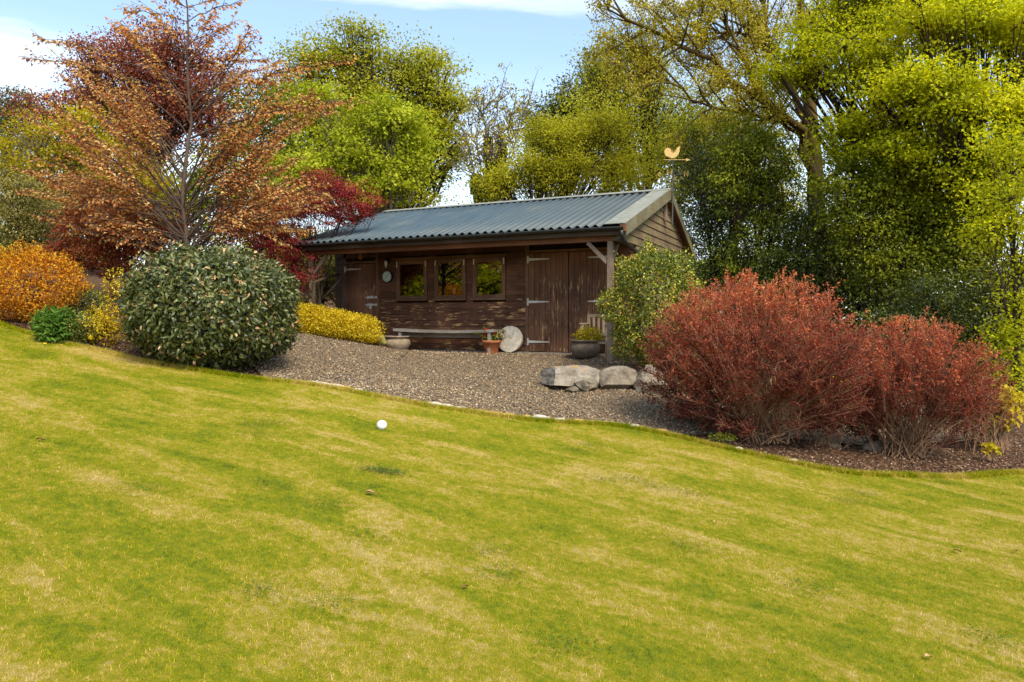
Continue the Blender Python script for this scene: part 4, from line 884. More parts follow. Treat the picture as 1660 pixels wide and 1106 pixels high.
M_BRIGHT = leaf_mat('bright_leaf', [(0, (0.12, 0.16, 0.008)), (0.4, (0.32, 0.37, 0.018)), (0.75, (0.5, 0.53, 0.045)), (1, (0.64, 0.62, 0.1))], .42, nscale=.8)
M_OLIVE = leaf_mat('olive_leaf', [(0, (0.11, 0.12, 0.01)), (0.45, (0.32, 0.33, 0.02)), (0.75, (0.5, 0.49, 0.04)), (1, (0.62, 0.57, 0.1))], .35, nscale=.6)
M_SALLOW = leaf_mat('sallow_leaf', [(0, (0.14, 0.15, 0.012)), (0.45, (0.37, 0.36, 0.022)), (0.75, (0.54, 0.51, 0.035)), (1, (0.66, 0.6, 0.08))], .4, nscale=.6)
M_HOLLY = leaf_mat('dark_evergreen_leaf', [(0, (0.026, 0.036, 0.007)), (0.5, (0.085, 0.11, 0.014)), (0.8, (0.18, 0.2, 0.022)), (1, (0.32, 0.31, 0.04))], .12, .35, .5, nscale=.9)
M_MID = leaf_mat('mid_green_leaf', [(0, (0.045, 0.062, 0.006)), (0.5, (0.14, 0.165, 0.012)), (0.8, (0.27, 0.29, 0.018)), (1, (0.42, 0.41, 0.04))], .3, nscale=.8)
M_LAUREL = leaf_mat('laurustinus_leaf', [(0, (0.024, 0.034, 0.009)), (0.45, (0.07, 0.088, 0.02)), (0.8, (0.13, 0.148, 0.038)), (0.93, (0.2, 0.19, 0.06)), (0.97, (0.46, 0.26, 0.12)), (1, (0.55, 0.34, 0.17))], .12, .38, .45, nscale=3, wn_=.2)
M_EUON = leaf_mat('variegated_leaf', [(0, (0.028, 0.048, 0.007)), (0.4, (0.1, 0.14, 0.014)), (0.68, (0.26, 0.28, 0.022)), (0.92, (0.46, 0.42, 0.04)), (1, (0.55, 0.36, 0.06))], .2, .4, .4, nscale=1.6)
M_ORANGE = leaf_mat('orange_leaf', [(0, (.20, .05, .01)), (.35, (.50, .17, .012)), (.7, (.72, .34, .016)), (1, (.75, .50, .04))], .35, nscale=2.2, tint=(1.1, .9, .4))
M_YELLOW = leaf_mat('golden_leaf', [(0, (0.26, 0.16, 0.01)), (0.4, (0.55, 0.4, 0.012)), (0.8, (0.78, 0.62, 0.022)), (1, (0.82, 0.7, 0.09))], .35, nscale=3, tint=(1.1, 1, .3))
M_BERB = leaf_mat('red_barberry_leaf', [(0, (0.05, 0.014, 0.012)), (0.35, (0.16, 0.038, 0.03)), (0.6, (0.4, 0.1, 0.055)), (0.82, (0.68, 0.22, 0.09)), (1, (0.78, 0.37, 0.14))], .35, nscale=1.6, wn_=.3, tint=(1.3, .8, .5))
M_OAK = leaf_mat('young_oak_leaf', [(0, (0.16, 0.13, 0.015)), (0.5, (0.4, 0.35, 0.03)), (1, (0.6, 0.5, 0.07))], .4)
M_GREYG = leaf_mat('grey_green_leaf', [(0, (0.06, 0.06, 0.015)), (0.5, (0.2, 0.18, 0.05)), (1, (0.46, 0.38, 0.15))], .2, nscale=1.5)
M_FERN = leaf_mat('fern_leaf', [(0, (.03, .08, .010)), (.6, (.09, .19, .02)), (1, (.17, .28, .05))], .35)
M_IVY = leaf_mat('ivy_leaf', [(0, (.04, .05, .012)), (1, (.17, .17, .035))], .2)

# ---------------- distant and background trees
GBK = 'trees behind the shed'
lobe_tree('copper_beech_tree', 'large dark purple-leaved beech far behind the orange young tree', 'tree', 250, 38,
          [(270, 110, 90, 60), (190, 150, 85, 50), (330, 150, 90, 60), (100, 175, 75, 35), (250, 190, 130, 60), (380, 215, 60, 40), (60, 200, 50, 30), (150, 95, 40, 40, -1), (215, 85, 60, 35), (300, 75, 60, 35)], M_PURPLE, BK_DARK, 36000, (.15, .10), .4, .8, 45, .35, GBK, shell=.35)
lobe_tree('conifer_tree', 'small dark grey-green tree at the far left skyline', 'tree', 20, 45, [(10, 170, 30, 28), (45, 160, 22, 20), (15, 215, 50, 40)], M_HOLLY, BK_DARK, 6000, (.16, .11), .2, .7, 40, .4, GBK)
lobe_tree('yellow_green_tree', 'bright yellow-green tree at the left edge behind the orange tree', 'tree', 90, 21,
          [(60, 240, 90, 50), (130, 205, 45, 45), (190, 270, 70, 60), (20, 300, 60, 60), (110, 300, 90, 60), (230, 310, 60, 50)], M_YGREEN, BK_GREY, 24000, (.09, .06), .16, .5, 45, .4, GBK, shell=.4)
lobe_tree('green_tree', 'dense mid-green tree behind the left side of the orange tree', 'tree', 150, 25,
          [(60, 340, 90, 60), (190, 340, 110, 60), (330, 330, 100, 70), (420, 280, 90, 80), (430, 180, 60, 50)], M_MID, BK_DARK, 24000, (.12, .08), .2, .6, 45, .45, GBK, shell=.3)
lobe_tree('beech_tree', 'tall olive-green beech with tiered crown left of centre', 'tree', 620, 36,
          [(545, 75, 55, 40), (490, 105, 50, 40), (600, 95, 60, 45), (665, 95, 50, 45), (700, 120, 40, 50), (570, 150, 100, 55), (660, 170, 80, 60), (700, 215, 55, 60), (730, 155, 25, 18), (745, 165, 18, 10),
           (620, 230, 110, 60), (480, 160, 50, 50), (530, 220, 70, 60), (690, 285, 50, 45), (740, 245, 22, 35), (630, 310, 80, 50), (470, 240, 70, 70)], M_OLIVE, BK_DARK, 60000, (.15, .10), .45, 1.0, 45, .22, GBK, shell=.2, ragged=.35, split=4)
lobe_tree('maple_tree', 'bright lime-green young maple with pale forked stems behind the shed roof', 'tree', 640, 24,
          [(590, 190, 55, 40), (560, 240, 70, 45), (650, 215, 60, 45), (620, 270, 70, 50), (680, 260, 40, 40), (530, 170, 40, 30), (500, 290, 50, 50), (600, 320, 60, 30), (450, 300, 50, 60)], M_BRIGHT, BK_GREY, 26000, (.12, .09), .12, .55, 30, .26, GBK, shell=.15, ragged=.4, split=3)
# trees right of the gap
lobe_tree('dark_pine_tree', 'dark conifer peeping out above the lime-green willow', 'tree', 905, 40, [(925, 155, 35, 22), (895, 185, 40, 25), (870, 205, 30, 22), (940, 200, 60, 60), (975, 120, 30, 40)], M_HOLLY, BK_DARK, 12000, (.17, .11), .3, .8, 45, .3, GBK, ragged=.35)
lobe_tree('willow_tree', 'lime-green bushy willow rising directly behind the shed ridge', 'tree', 850, 25,
          [(900, 230, 70, 50), (860, 280, 80, 50), (800, 305, 45, 35), (940, 270, 80, 60), (970, 200, 60, 50), (1010, 290, 80, 60), (875, 215, 40, 35)], M_SALLOW, BK_DARK, 36000, (.10, .055), .18, .5, 26, .6, GBK, shell=.15, up=.5, ragged=.35, split=3)
lobe_tree('alder_tree', 'tall thin-crowned olive tree behind the weather vane', 'tree', 1040, 28,
          [(1000, 110, 50, 45), (1040, 90, 55, 40), (960, 130, 35, 45), (1060, 150, 70, 50), (1000, 180, 70, 50), (1100, 200, 80, 60), (1050, 240, 90, 60), (1160, 190, 60, 60), (1190, 250, 60, 60), (1120, 290, 80, 60)], M_OLIVE, BK_DARK, 34000, (.10, .065), .22, .6, 20, .6, GBK, shell=.1, up=.5, ragged=.35)
# ivy-clad bare tree
def bare_ivy_tree():
    Y = 34.; X = (795 - 830) / F * Y; base = np.array([X, Y, h1(X, Y)]); gw, gl, gi = Geo(), Geo(), Geo()
    for (pts, r_, iv) in [([(795, 400), (797, 320), (792, 280), (791, 205)], .16, (.2, .92)), ([(800, 400), (803, 300), (811, 270), (814, 215)], .14, (.2, .9)), ([(795, 400), (775, 300), (768, 280), (752, 215)], .11, (.1, .45)),
                          ([(795, 320), (800, 260), (806, 170)], .05, (0, 0)), ([(812, 290), (830, 245), (845, 190)], .06, (0, .0)), ([(791, 300), (775, 250), (760, 195)], .05, (0, 0)), ([(812, 270), (825, 225), (827, 180)], .05, (0, 0)), ([(791, 230), (783, 190), (780, 178)], .04, (0, 0))]:
        p = np.array([at(a, b, Y) for a, b in pts]); p[1:, 1] += R.normal(0, .3, len(p) - 1); t_ = np.linspace(0, 1, 14); acc = np.linspace(0, 1, len(p)); pp = np.stack([np.interp(t_, acc, p[:, k]) for k in range(3)], -1); pp[1:] += R.normal(0, .05, (13, 3))
        gw.tube(pp, np.linspace(r_, .025, 14), 6)
        if iv[1]:
            n = 1600; u = R.uniform(iv[0], iv[1], n); a = np.stack([np.interp(u, t_, pp[:, k]) for k in range(3)], -1); d = rdir(n); gi.leaves(a + d * R.uniform(.1, .34, (n, 1)) * (1.1 - u[:, None] * .6), d, rdir(n), .16, .14)
        for k in range(16):
            i = int(R.integers(5, 14)); i = min(i, 13); s = pp[i]; q = s + nrm([R.normal(0, .8), R.normal(0, .5), 1.1]) * R.uniform(.5, 1.7); mid = (s + q) / 2 + R.normal(0, .1, 3); gw.tube([s, mid, q], [.025, .018, .010], 4, cap=False)
            for _ in range(4):
                a = mid + (q - mid) * R.random(); b = a + nrm([R.normal(0, .8), R.normal(0, .5), .8]) * R.uniform(.2, .6); gw.tube([a, b], [.012, .008], 3, cap=False)
                m_ = int(R.integers(1, 9)); gl.leaves(b + R.normal(0, .09, (m_, 3)), rdir(m_), rdir(m_, .6), .13, .09)
    e = put(base, gw, gl, BK_GREY, M_OAK, 'ivy_clad_tree', 'nearly bare forked tree with ivy-clad stems in the sky gap', 'tree', None); obj('ivy', gi, M_IVY, e, kind='stuff', origin=base)
bare_ivy_tree()

# far belt of woodland seen low between the trees
n = 60000; a = R.uniform(-1.15, 1.15, n); Yb = R.uniform(42, 52, n); x = np.tan(a * .72) * Yb * 1.1; hh = 3.2 + 1.6 * np.sin(x * .35) + 1.0 * np.sin(x * .9 + 2) + .5 * np.sin(x * 2.3)
hh = np.where((x > -7) & (x < -0.5), np.minimum(hh, 3.6), hh); hh = np.where(x > 2, hh + 2.5, hh); z = H(x, Yb) + hh * R.random(n) ** .7
g = Geo(); g.leaves(np.stack([x, Yb, z], -1), rdir(n), rdir(n, .6), R.uniform(.25, .5, n), R.uniform(.2, .34, n)); obj('woodland', g, M_MID, kind='stuff')

# right-hand side: oak, hornbeam, understorey
def oak():
    Y = 21.; base = at(1338, 600, Y); base[2] = h1(base[0], base[1]) - .1; gw, gl = Geo(), Geo()
    def path(pts, n=14, jit=.05):
        p = np.array([at(a, b, Y + c) for a, b, c in pts]); acc = np.r_[0, np.cumsum(np.linalg.norm(np.diff(p, axis=0), axis=1))]; acc /= acc[-1]; t_ = np.linspace(0, 1, n)
        q = np.stack([np.interp(t_, acc, p[:, k]) for k in range(3)], -1); q[1:-1] += R.normal(0, jit, (n - 2, 3)); return q
    tr = path([(1338, 600, 0), (1335, 430, 0), (1322, 330, 0), (1318, 240, 0), (1312, 150, 0), (1300, 40, .3), (1290, -60, .5)], 20, .04); tr[0] = base; gw.tube(tr, np.interp(np.linspace(0, 1, 20), [0, .4, .7, 1], [.32, .24, .17, .07]), 10)
    limbs = [([(1322, 310, 0), (1290, 200, -.5), (1240, 160, -1), (1210, 145, -1.2), (1150, 95, -1.8), (1060, 50, -2.4), (985, 15, -2.8)], .20), ([(1320, 230, 0), (1270, 110, 0), (1245, 90, 0), (1240, 30, 0), (1225, -50, 0)], .18),
             ([(1314, 160, 0), (1250, 70, .5), (1190, 20, 1), (1120, -30, 1)], .13), ([(1318, 240, 0), (1265, 195, -.5), (1240, 165, -.8), (1205, 95, -1), (1180, 40, -1.2), (1165, -20, -1.3)], .10), ([(1300, 60, 0), (1330, 0, 1), (1350, -60, 1)], .10),
             ([(1322, 310, 0), (1400, 230, 1), (1470, 190, 2)], .12), ([(1245, 90, 0), (1200, 50, -.5), (1110, 60, -1), (1040, 90, -1)], .07), ([(1300, 200, 0), (1230, 190, -1), (1120, 160, -1.6), (1050, 120, -2)], .07)]
    LPp = []
    for pts, r_ in limbs:
        p = path(pts, 16, .06); gw.tube(p, np.linspace(r_ * .72, .022, 16), 8)
        for k in range(26):
            i = int(R.integers(3, 16)); s = p[i]; dr = nrm(p[i] - p[i - 1]); q = s + nrm(dr * .9 + R.normal(0, .6, 3) + [0, 0, .25]) * R.uniform(.5, 1.9); m = (s + q) / 2 + R.normal(0, .12, 3); gw.tube(bez(s, m, q, 6), np.linspace(.035, .012, 6), 5, cap=False)
            for _ in range(7):
                a = m + (q - m) * R.random() ** .5; b = a + nrm(nrm(q - s) + R.normal(0, .6, 3) + [0, 0, .15]) * R.uniform(.2, .8); gw.tube([a, (a + b) / 2 + R.normal(0, .03, 3), b], [.012, .009, .006], 3, cap=False)
                for _2 in range(2): LPp.append(a + (b - a) * R.uniform(.5, 1)); 
                LPp.append(b)
    C_ = np.array(LPp); m_ = 12; idx = np.repeat(np.arange(len(C_)), m_); P = C_[idx] + R.normal(0, .09, (len(idx), 3)); gl.leaves(P, rdir(len(P)), rdir(len(P), .6), .075 * R.uniform(.6, 1.3, len(P)), .045)
    return put(base, gw, gl, BK_MOSS, M_OAK, 'oak_tree', 'old oak with thick mossy limbs and sparse new yellow leaves', 'tree', None)
oak()
# hornbeam: big layered lime tree at the right
lobe_tree('hornbeam_tree', 'large lime-green hornbeam with tiered sprays filling the upper right', 'tree', 1610, 16.5,
          [(1340, 60, 75, 50, .5), (1300, 120, 60, 40, 1), (1400, 20, 90, 50, 1), (1420, 110, 90, 60, -.5), (1500, 40, 90, 60, -1), (1590, 30, 90, 60, -1.5), (1660, 60, 80, 70, -1.5), (1500, 150, 90, 60, -1.5), (1400, 220, 80, 50, 0),
           (1490, 240, 80, 45, -1), (1580, 160, 80, 60, -2), (1650, 200, 70, 60, -2), (1420, 310, 80, 40, 0), (1520, 330, 70, 40, -.5), (1600, 290, 70, 40, -1.5), (1420, 375, 60, 30, .5), (1480, -40, 200, 40, 0), (1700, 130, 90, 90, 0), (1650, -20, 120, 60, 0)],
          M_LIME, BK_DARK, 104000, (.085, .058), .23, .50, 26, .24, None, shell=.1, ragged=.4, droop=.3, fork=.3, split=3)
lobe_tree('hazel_shrub', 'tall olive-green young tree between oak trunk and weather vane', 'tree', 1190, 23, [(1180, 230, 60, 45), (1230, 190, 50, 40), (1150, 280, 50, 40), (1250, 250, 60, 40), (1210, 310, 60, 40), (1110, 240, 50, 50), (1270, 330, 50, 40)], M_OLIVE, BK_DARK, 19000, (.09, .06), .1, .42, 36, .5, None, shell=.2, ragged=.35)
GU = 'dark bushes under the right-hand trees'
def ub(lab, bpx, Y, lobes, m, n, leaf, name='evergreen_shrub', **k): return lobe_tree(name, lab, 'shrub', bpx, Y, lobes, m, BK_DARK, n, leaf, .07, .34, 45, .6, GU, shell=.45, **k)
ub('tall dark holly right behind the shed gable', 1150, 20, [(1140, 330, 60, 60), (1170, 400, 70, 60), (1200, 340, 60, 60), (1150, 270, 50, 50), (1130, 440, 60, 60), (1210, 450, 60, 60)], M_HOLLY, 22000, (.08, .045), 'holly_shrub', droop=.6)
ub('glossy mid-green bush hanging beside the oak trunk', 1230, 18.5, [(1190, 300, 50, 40), (1240, 260, 60, 50), (1270, 330, 60, 60), (1225, 400, 60, 50), (1200, 225, 50, 40), (1290, 400, 60, 60)], M_MID, 18000, (.085, .05), 'laurel_shrub', droop=.6)
ub('dark evergreen mass behind the top of the large red bush', 1330, 17.5, [(1290, 440, 70, 50), (1360, 440, 70, 60), (1400, 500, 80, 60), (1250, 470, 60, 50), (1330, 380, 60, 50)], M_HOLLY, 20000, (.08, .045))
ub('leafy bright-edged bush between oak trunk and right border', 1440, 16, [(1400, 380, 60, 50), (1450, 420, 70, 60), (1490, 350, 70, 60), (1380, 300, 60, 50), (1540, 400, 60, 60), (1450, 300, 60, 50)], M_MID, 22000, (.085, .055), 'hazel_shrub')
ub('dark evergreen bush low behind the right red bush', 1540, 14.5, [(1510, 500, 70, 60), (1590, 520, 70, 70), (1640, 580, 60, 60), (1650, 470, 60, 70), (1560, 590, 70, 50), (1450, 540, 60, 50)], M_HOLLY, 22000, (.07, .042))
ub('light green overhanging spray at the right border', 1650, 12.8, [(1640, 330, 60, 40), (1655, 400, 50, 40), (1610, 370, 50, 25), (1660, 470, 40, 40), (1640, 240, 60, 35), (1655, 550, 45, 50), (1640, 620, 40, 40)], M_LIME, 9000, (.07, .05), 'hazel_shrub')

# ---------------- left garden shrubs
GL_ = 'shrubs left of the shed'
lobe_tree('red_maple_shrub', 'deep crimson maple overhanging the left end of the shed roof', 'shrub', 520, 15.6, [(500, 330, 65, 40), (400, 380, 60, 50), (470, 440, 45, 40), (555, 335, 50, 30), (450, 350, 60, 45), (590, 345, 26, 20), (530, 300, 50, 22), (480, 390, 35, 35), (430, 420, 60, 50), (560, 305, 40, 15), (610, 330, 20, 10)], M_CRIMSON, BK_DARK, 24000, (.055, .03), .035, .20, 40, .5, GL_, shell=.3, ragged=.35)
lobe_tree('red_maple_shrub', 'dark rust-red maple between orange bush and dark green ball', 'shrub', 180, 13.2, [(150, 380, 60, 40), (210, 390, 60, 35), (120, 410, 40, 30), (260, 380, 60, 30), (200, 350, 80, 30), (180, 430, 50, 20)], M_RUST, BK_RED, 17000, (.05, .03), .05, .2, 40, .45, GL_, shell=.3)
lobe_tree('variegated_shrub', 'pale grey-green variegated bush at the left border', 'shrub', 40, 15.5, [(30, 370, 55, 40), (80, 350, 50, 35), (20, 320, 50, 40), (60, 400, 60, 25)], M_GREYG, BK_DARK, 13000, (.06, .03), .05, .25, 40, .5, GL_, shell=.5)
lobe_tree('variegated_shrub', 'pale green bush seen through the porch behind the left post', 'shrub', 525, 17.6, [(525, 470, 30, 40), (535, 420, 28, 30), (510, 440, 28, 40), (490, 480, 40, 30)], M_GREYG, BK_DARK, 7000, (.06, .035), .04, .2, 40, .6, GL_, shell=.4)
lobe_tree('green_shrub', 'bright green bush behind the porch beneath the crimson maple', 'shrub', 560, 19, [(525, 400, 40, 30), (490, 430, 50, 40), (440, 450, 60, 50), (380, 440, 60, 60)], M_BRIGHT, BK_DARK, 8000, (.08, .05), .05, .3, 40, .6, GL_, shell=.4)
shell_bush('orange_spirea', 'rounded orange-yellow bush at the left border', 'shrub', at(50, 462, 11.3), (.80, .75, .58), M_ORANGE, BK_RED, 15000, (.045, .022), (1, .92, .82, .7), GL_, .11, 4.5, up=.5, sprig=150, seed=2, spread=.05)
shell_bush('yellow_spirea', 'small golden-yellow shrub left of the dark green ball', 'shrub', at(170, 528, 9.9), (.30, .28, .26), M_YELLOW, BK_RED, 2600, (.032, .018), (1, .85, .6, .4), GL_, .14, 4, up=.5, sprig=24, seed=3, spread=.10)
shell_bush('yellow_spirea', 'upright golden sprigs around a thin stem behind the small golden shrub', 'shrub', at(188, 472, 10.9), (.22, .2, .30), M_YELLOW, BK_RED, 600, (.04, .024), (1, .8, .5), GL_, .2, 4, up=.6, sprig=10, seed=4, spread=.14)
shell_bush('low_evergreen', 'low dark green cushion behind the fern', 'shrub', at(140, 490, 11.6), (.33, .3, .22), M_HOLLY, BK_DARK, 3500, (.03, .016), (1, .9, .75), GL_, .1, 4, seed=5, spread=.06)
shell_bush('low_evergreen', 'dark green low shrub between fern and small golden shrub', 'shrub', at(136, 532, 9.85), (.22, .22, .20), M_HOLLY, BK_DARK, 4200, (.028, .014), (1, .9, .75), GL_, .1, 4, seed=6, spread=.06)
# fern
def fern(px, py, Y, R_, hgt, n_, lab, m=M_FERN, name='fern'):
    b = at(px, py, Y); b[2] = h1(b[0], b[1]); gl, gw = Geo(), Geo()
    for k in range(n_):
        a = R.uniform(0, 6.28); l = R_ * R.uniform(.6, 1.1); q = b + [math.cos(a) * l, math.sin(a) * l, hgt * R.uniform(.35, .9)]; s = bez(b, b + [math.cos(a) * l * .4, math.sin(a) * l * .4, hgt * 1.3], q, 14); gw.tube(s, .003, 3, cap=False)
        d = nrm(np.gradient(s, axis=0)); sd = nrm(np.cross(d, [0, 0, 1.])); P = np.concatenate([s[3:], s[3:]]); D = np.concatenate([d[3:] * .5 + sd[3:], d[3:] * .5 - sd[3:]]); w_ = np.tile(np.linspace(1, .35, 11), 2)
        gl.leaves(P, D, np.tile([0, 0, 1.], (22, 1)) + R.normal(0, .2, (22, 3)), .085 * w_, .03 * w_ + .006)
    return put(b, gw, gl, m, m, name, lab, 'fern', None, 'stems', 'foliage')
_g = at(92, 530, 9.75)
shell_bush('green_perennial', 'bright green leafy perennial clump at the left lawn edge', 'plant', _g, (.25, .24, .22), M_FERN, BK_OLIVE, 2600, (.085, .026), (1, .85, .65, .45), None, .12, 4, outward=.8, up=.75, big=True, seed=16, spread=.10, droop=.5)
# dark green ball
c = at(340, 500, 9.35)
shell_bush('laurustinus_bush', 'big clipped dark green ball-shaped bush at the lawn edge', 'shrub', c + [0, .15, 0], (1.02, 1.0, .78), M_LAUREL, BK_DARK, 30000, (.074, .031), (1, .97, .92, .84, .7), None, .055, 3, outward=.55, up=.0, big=True, sprig=100, seed=8, droop=.35, spread=.04, pw=2.4)
# yellow hedge
def hedge():
    a, b = at(482, 520, 12.7), at(600, 540, 14.0); gl, gw = Geo(), Geo(); n = 26000; u = R.random(n); d = rdir(n); w = np.array([.30, .42, .29])
    lay = R.choice([1, .93, .85, .7], n); s = nrm((b - a) * [1, 1, 0]); c_ = a + (b - a) * u[:, None]; bump = 1 + .10 * np.sin(u * 19) * np.sin(d[:, 2] * 4) + .06 * np.sin(u * 47 + d[:, 0] * 5)
    P = c_ + d * w * (lay * bump + R.normal(0, .04, n))[:, None] + [0, 0, .04]; gz_ = H(P[:, 0], P[:, 1]); ok = P[:, 2] > gz_ + .02; P, d = P[ok], d[ok]; m_ = len(P)
    gl.leaves(P, nrm(d * .6 + R.normal(0, .6, (m_, 3)) + [0, 0, .2]), nrm(d + R.normal(0, .5, (m_, 3)) + [0, 0, .3]), .036 * R.uniform(.6, 1.2, m_), .022)
    for k in range(60):
        q = P[int(R.integers(0, m_))]; s_ = a + (b - a) * R.random(); s_[2] = h1(s_[0], s_[1]); gw.tube([s_, (s_ + q) / 2, s_ + (q - s_) * .9], [.006, .005, .003], 3, cap=False)
    base = (a + b) / 2; base[2] = h1(base[0], base[1]); put(base, gw, gl, BK_RED, M_YELLOW, 'golden_hedge', 'low bright yellow hedge sloping down to the pale planter', 'hedge', None, 'stems', 'foliage')
hedge()
# round variegated bush right of the doors
shell_bush('euonymus_bush', 'rounded green and yellow variegated bush at the shed corner', 'shrub', at(1064, 500, 11.9), (.86, .8, .96), M_EUON, BK_DARK, 26000, (.05, .030), (1, .96, .88, .76), None, .16, 3.4, outward=.7, up=.35, sprig=150, seed=9, spread=.05)
# red barberries
GB2 = 'red barberry bushes'
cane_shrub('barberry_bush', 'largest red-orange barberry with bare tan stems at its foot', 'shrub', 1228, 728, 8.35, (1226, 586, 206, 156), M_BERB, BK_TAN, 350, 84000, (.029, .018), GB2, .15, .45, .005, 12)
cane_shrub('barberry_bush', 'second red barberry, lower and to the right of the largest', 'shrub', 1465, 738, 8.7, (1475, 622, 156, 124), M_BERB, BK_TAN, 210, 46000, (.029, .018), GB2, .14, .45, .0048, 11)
cane_shrub('barberry_bush', 'small dark red low barberry between the two big ones', 'shrub', 1345, 722, 8.75, (1350, 690, 60, 45), M_BERB, BK_TAN, 30, 3000, (.022, .013), GB2, .12, .4, .004, 4)
cane_shrub('barberry_bush', 'red-stemmed thin shrub at the right border', 'shrub', 1585, 712, 9.4, (1590, 655, 60, 60), M_RUST, BK_TAN, 50, 2600, (.024, .014), GB2, .14, .4, .005, 4)
shell_bush('golden_shrub', 'yellow-green low shrub glimpsed behind the large red bush', 'shrub', at(1330, 630, 11.0), (.75, .5, .42), M_YGREEN, BK_OLIVE, 7000, (.045, .03), (1, .9, .75, .5), None, .15, 4, seed=12, spread=.09)
# large-leaved yellow-green plant at right
def big_leaf_plant(px, py, Y, rx, rz, n, lab):
    c_ = at(px, py, Y); gl, gw = Geo(), Geo(); base = np.array([c_[0], c_[1], h1(c_[0], c_[1])]); d = rdir(n, .3); P = c_ + d * [rx, rx * .7, rz] * (R.random((n, 1)) ** .4); P[:, 2] = np.maximum(P[:, 2], base[2] + .08)
    e = thing('hydrangea_shrub', lab, 'shrub', base); rk_ = R.normal(0, .5, (n, 3))
    for k in range(n):
        gw.tube(bez(base + R.normal(0, .05, 3) * [1, 1, 0], base + (P[k] - base) * [.2, .2, .7], P[k], 5), [.006, .005, .004, .003, .003], 3, cap=False)
        for j in range(5):
            a = j / 5 * 4.2 - 2.1 + R.uniform(-3, 3) * (j == 0); a0 = R.uniform(0, .3); NN = nrm(np.array([0, -.7, .6]) + rk_[k]); A1 = nrm(np.cross(NN, [1., 0, .1])); B1 = np.cross(NN, A1); dd = (A1 * math.cos(a + a0 + k) + B1 * math.sin(a + a0 + k))[None]; gl.leaves(P[k:k + 1], dd, NN[None] + R.normal(0, .25, (1, 3)), .065, .042, rnd=np.array([R.uniform(.4, 1)]), big=True)
    obj('stems', gw, BK_TAN, e, origin=base, kind='stuff'); obj('foliage', gl, M_YGREEN, e, kind='stuff', origin=base)
big_leaf_plant(1618, 660, 9.6, .40, .36, 230, 'yellow-green large-leaved shrub at the right border')
big_leaf_plant(1600, 728, 8.7, .20, .06, 14, 'low lobed green leaves on the mulch at the right')
_g = at(1170, 712, 8.1); _g[2] = h1(_g[0], _g[1]) + .02
shell_bush('ground_cover', 'tiny green weed tuft on the mulch under the large red bush', 'plant', _g, (.16, .12, .04), M_BRIGHT, BK_OLIVE, 320, (.03, .018), (1, .7, .4), None, .1, 4, seed=14)
# planter and pot plants
p_ = shed_w(1.58, -.85); shell_bush('potted_plant', 'small yellow-green plant growing in the dark bowl planter', 'plant', (p_[0], p_[1], .385), (.24, .2, .16), M_YGREEN, BK_OLIVE, 2200, (.035, .022), (1, .85, .6), None, .12, 4, seed=15, zmin=.3, spread=.08)
def geranium():
    p = shed_w(-.66, -.42); b = np.array([p[0], p[1], .22]); gl, gw, gf, gy_ = Geo(), Geo(), Geo(), Geo(); e = thing('geranium', 'flowering plant with red and cream blooms in the terracotta pot', 'plant', b)
    for k in range(60):
        q = b + R.normal(0, 1, 3) * [.12, .10, .05] + [.02, 0, .13]; gw.tube([b, (b + q) / 2 + [0, 0, .03], q], .003, 3, cap=False); m_ = 6; gl.leaves(q + R.normal(0, .02, (m_, 3)), rdir(m_), rdir(m_, .7), .045, .034)
    for (dx, dz, m_, r_, gg) in [(-.10, .25, 40, .035, gf), (-.02, .16, 26, .03, gf), (.06, .18, 14, .025, gf), (-.13, .15, 16, .025, gf), (.16, .20, 18, .03, gy_), (.22, .14, 18, .03, gy_), (.03, .21, 14, .025, gy_), (-.06, .13, 14, .02, gy_), (.12, .12, 14, .025, gy_)]:
        c_ = b + np.array([dx, -.08, dz]); gg.leaves(c_ + R.normal(0, r_ * .5, (m_, 3)), rdir(m_, .3), rdir(m_, .5), .03, .026); gw.tube([b, c_], .003, 3, cap=False)
    obj('stems', gw, plain('green_stem', (.08, .12, .03)), e, origin=b, kind='stuff'); obj('foliage', gl, M_MID, e, kind='stuff', origin=b); obj('red_bloom', gf, plain('red_petal', (.62, .02, .03), .6), e, kind='stuff', origin=b); obj('cream_bloom', gy_, plain('cream_petal', (.6, .42, .25), .6), e, kind='stuff', origin=b)
geranium()

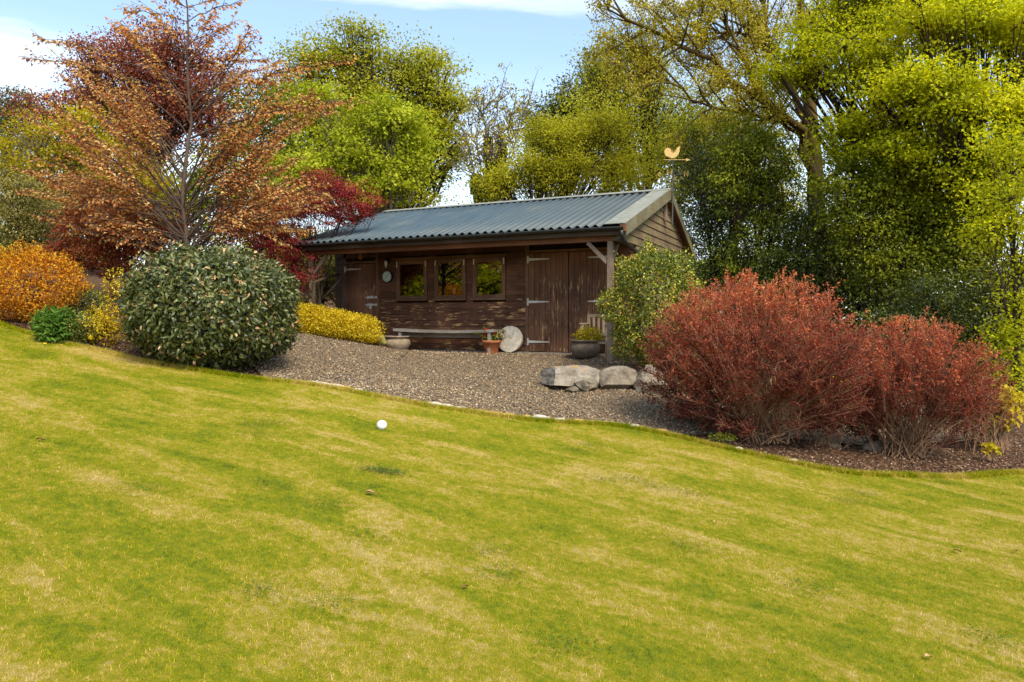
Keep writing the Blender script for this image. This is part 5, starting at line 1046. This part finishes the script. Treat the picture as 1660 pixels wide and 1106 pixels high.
# ---------------- the young copper beech in front (last of the big trees)
def copper():
    Y = 12.6; br = []; q = np.random.default_rng(5)
    T = [(304, 400, 0), (296, 330, 0), (301, 260, 0), (311, 200, .1), (303, 120, 0), (306, 50, -.1), (300, -20, 0), (303, -80, 0)]
    env_l = lambda py: np.interp(py, [-60, 0, 60, 120, 180, 250, 320, 390], [80, 110, 165, 210, 270, 285, 270, 220]); env_r = lambda py: np.interp(py, [-60, 0, 60, 120, 180, 250, 320, 390], [70, 110, 120, 200, 250, 250, 240, 215])
    for k in range(104):
        py = q.uniform(20, 395) if k % 3 else q.uniform(170, 400); side = -1 if q.random() < .52 else 1; en = env_l(py) if side < 0 else env_r(py); reach = en * (q.uniform(.3, 1.0)); px = 303 + side * reach
        dy = q.uniform(-1.9, 1.9) * (reach / 200 + .3) * .8; tgt = at(px, py, Y + dy); hf = np.clip((430 - py - reach * q.uniform(.45, 1.0)) / 500, .12 + q.random() * .2, .97); br.append((hf, tgt, 1.0))
    for (px, py, h_, dy) in [(40, 95, .62, -.3), (60, 60, .66, -.5), (390, 5, .8, 0), (200, 20, .8, 0), (230, -10, .85, 0), (270, -10, .85, .3), (350, 0, .85, .3), (190, 50, .75, 0), (440, 95, .68, .2), (470, 130, .62, -.2), (575, 100, .58, -.5), (540, 170, .5, .4), (590, 165, .5, -.5)]: br.append((h_, at(px, py, Y + dy), 1.0))
    return layered_tree('young_copper_beech', 'young orange-brown copper beech with see-through layered crown', 'tree', 302, Y, T, .050, br, M_COPPER, BK_TWIG, (.074, .044), .052, twl=.5, tw_step=.13, sep_leaves=280, droop=.45, density=.95)
copper()

# trees outside the frame on the left, mirrored in the window panes
src = lobe_tree('lime_tree', 'dense green tree beyond the left border, seen only mirrored in the panes', 'tree', -1100, 9, [(-1100, 100, 420, 300), (-1450, 350, 350, 260), (-900, 400, 350, 260), (-1150, 480, 450, 200), (-1500, 500, 350, 180), (-850, 520, 300, 160), (-1150, 300, 450, 250, 3), (-1150, 300, 450, 250, -3)], M_LIME, BK_DARK, 42000, (.22, .16), .25, .9, 25, .6, 'trees mirrored in the window panes', shell=.1)
for dx, dy_ in ((-3.5, -6.5), (-3, 6.5)):
    c2 = src.copy(); link(c2); c2['label'] = 'dense tree beyond the left border, ' + ('nearer the camera' if dy_ < 0 else 'farther from the camera') + ', mirrored in the panes'; c2.location = src.location + Vector((dx, dy_, .0))
    for ch in list(src.children): d = ch.copy(); link(d); d.parent = c2
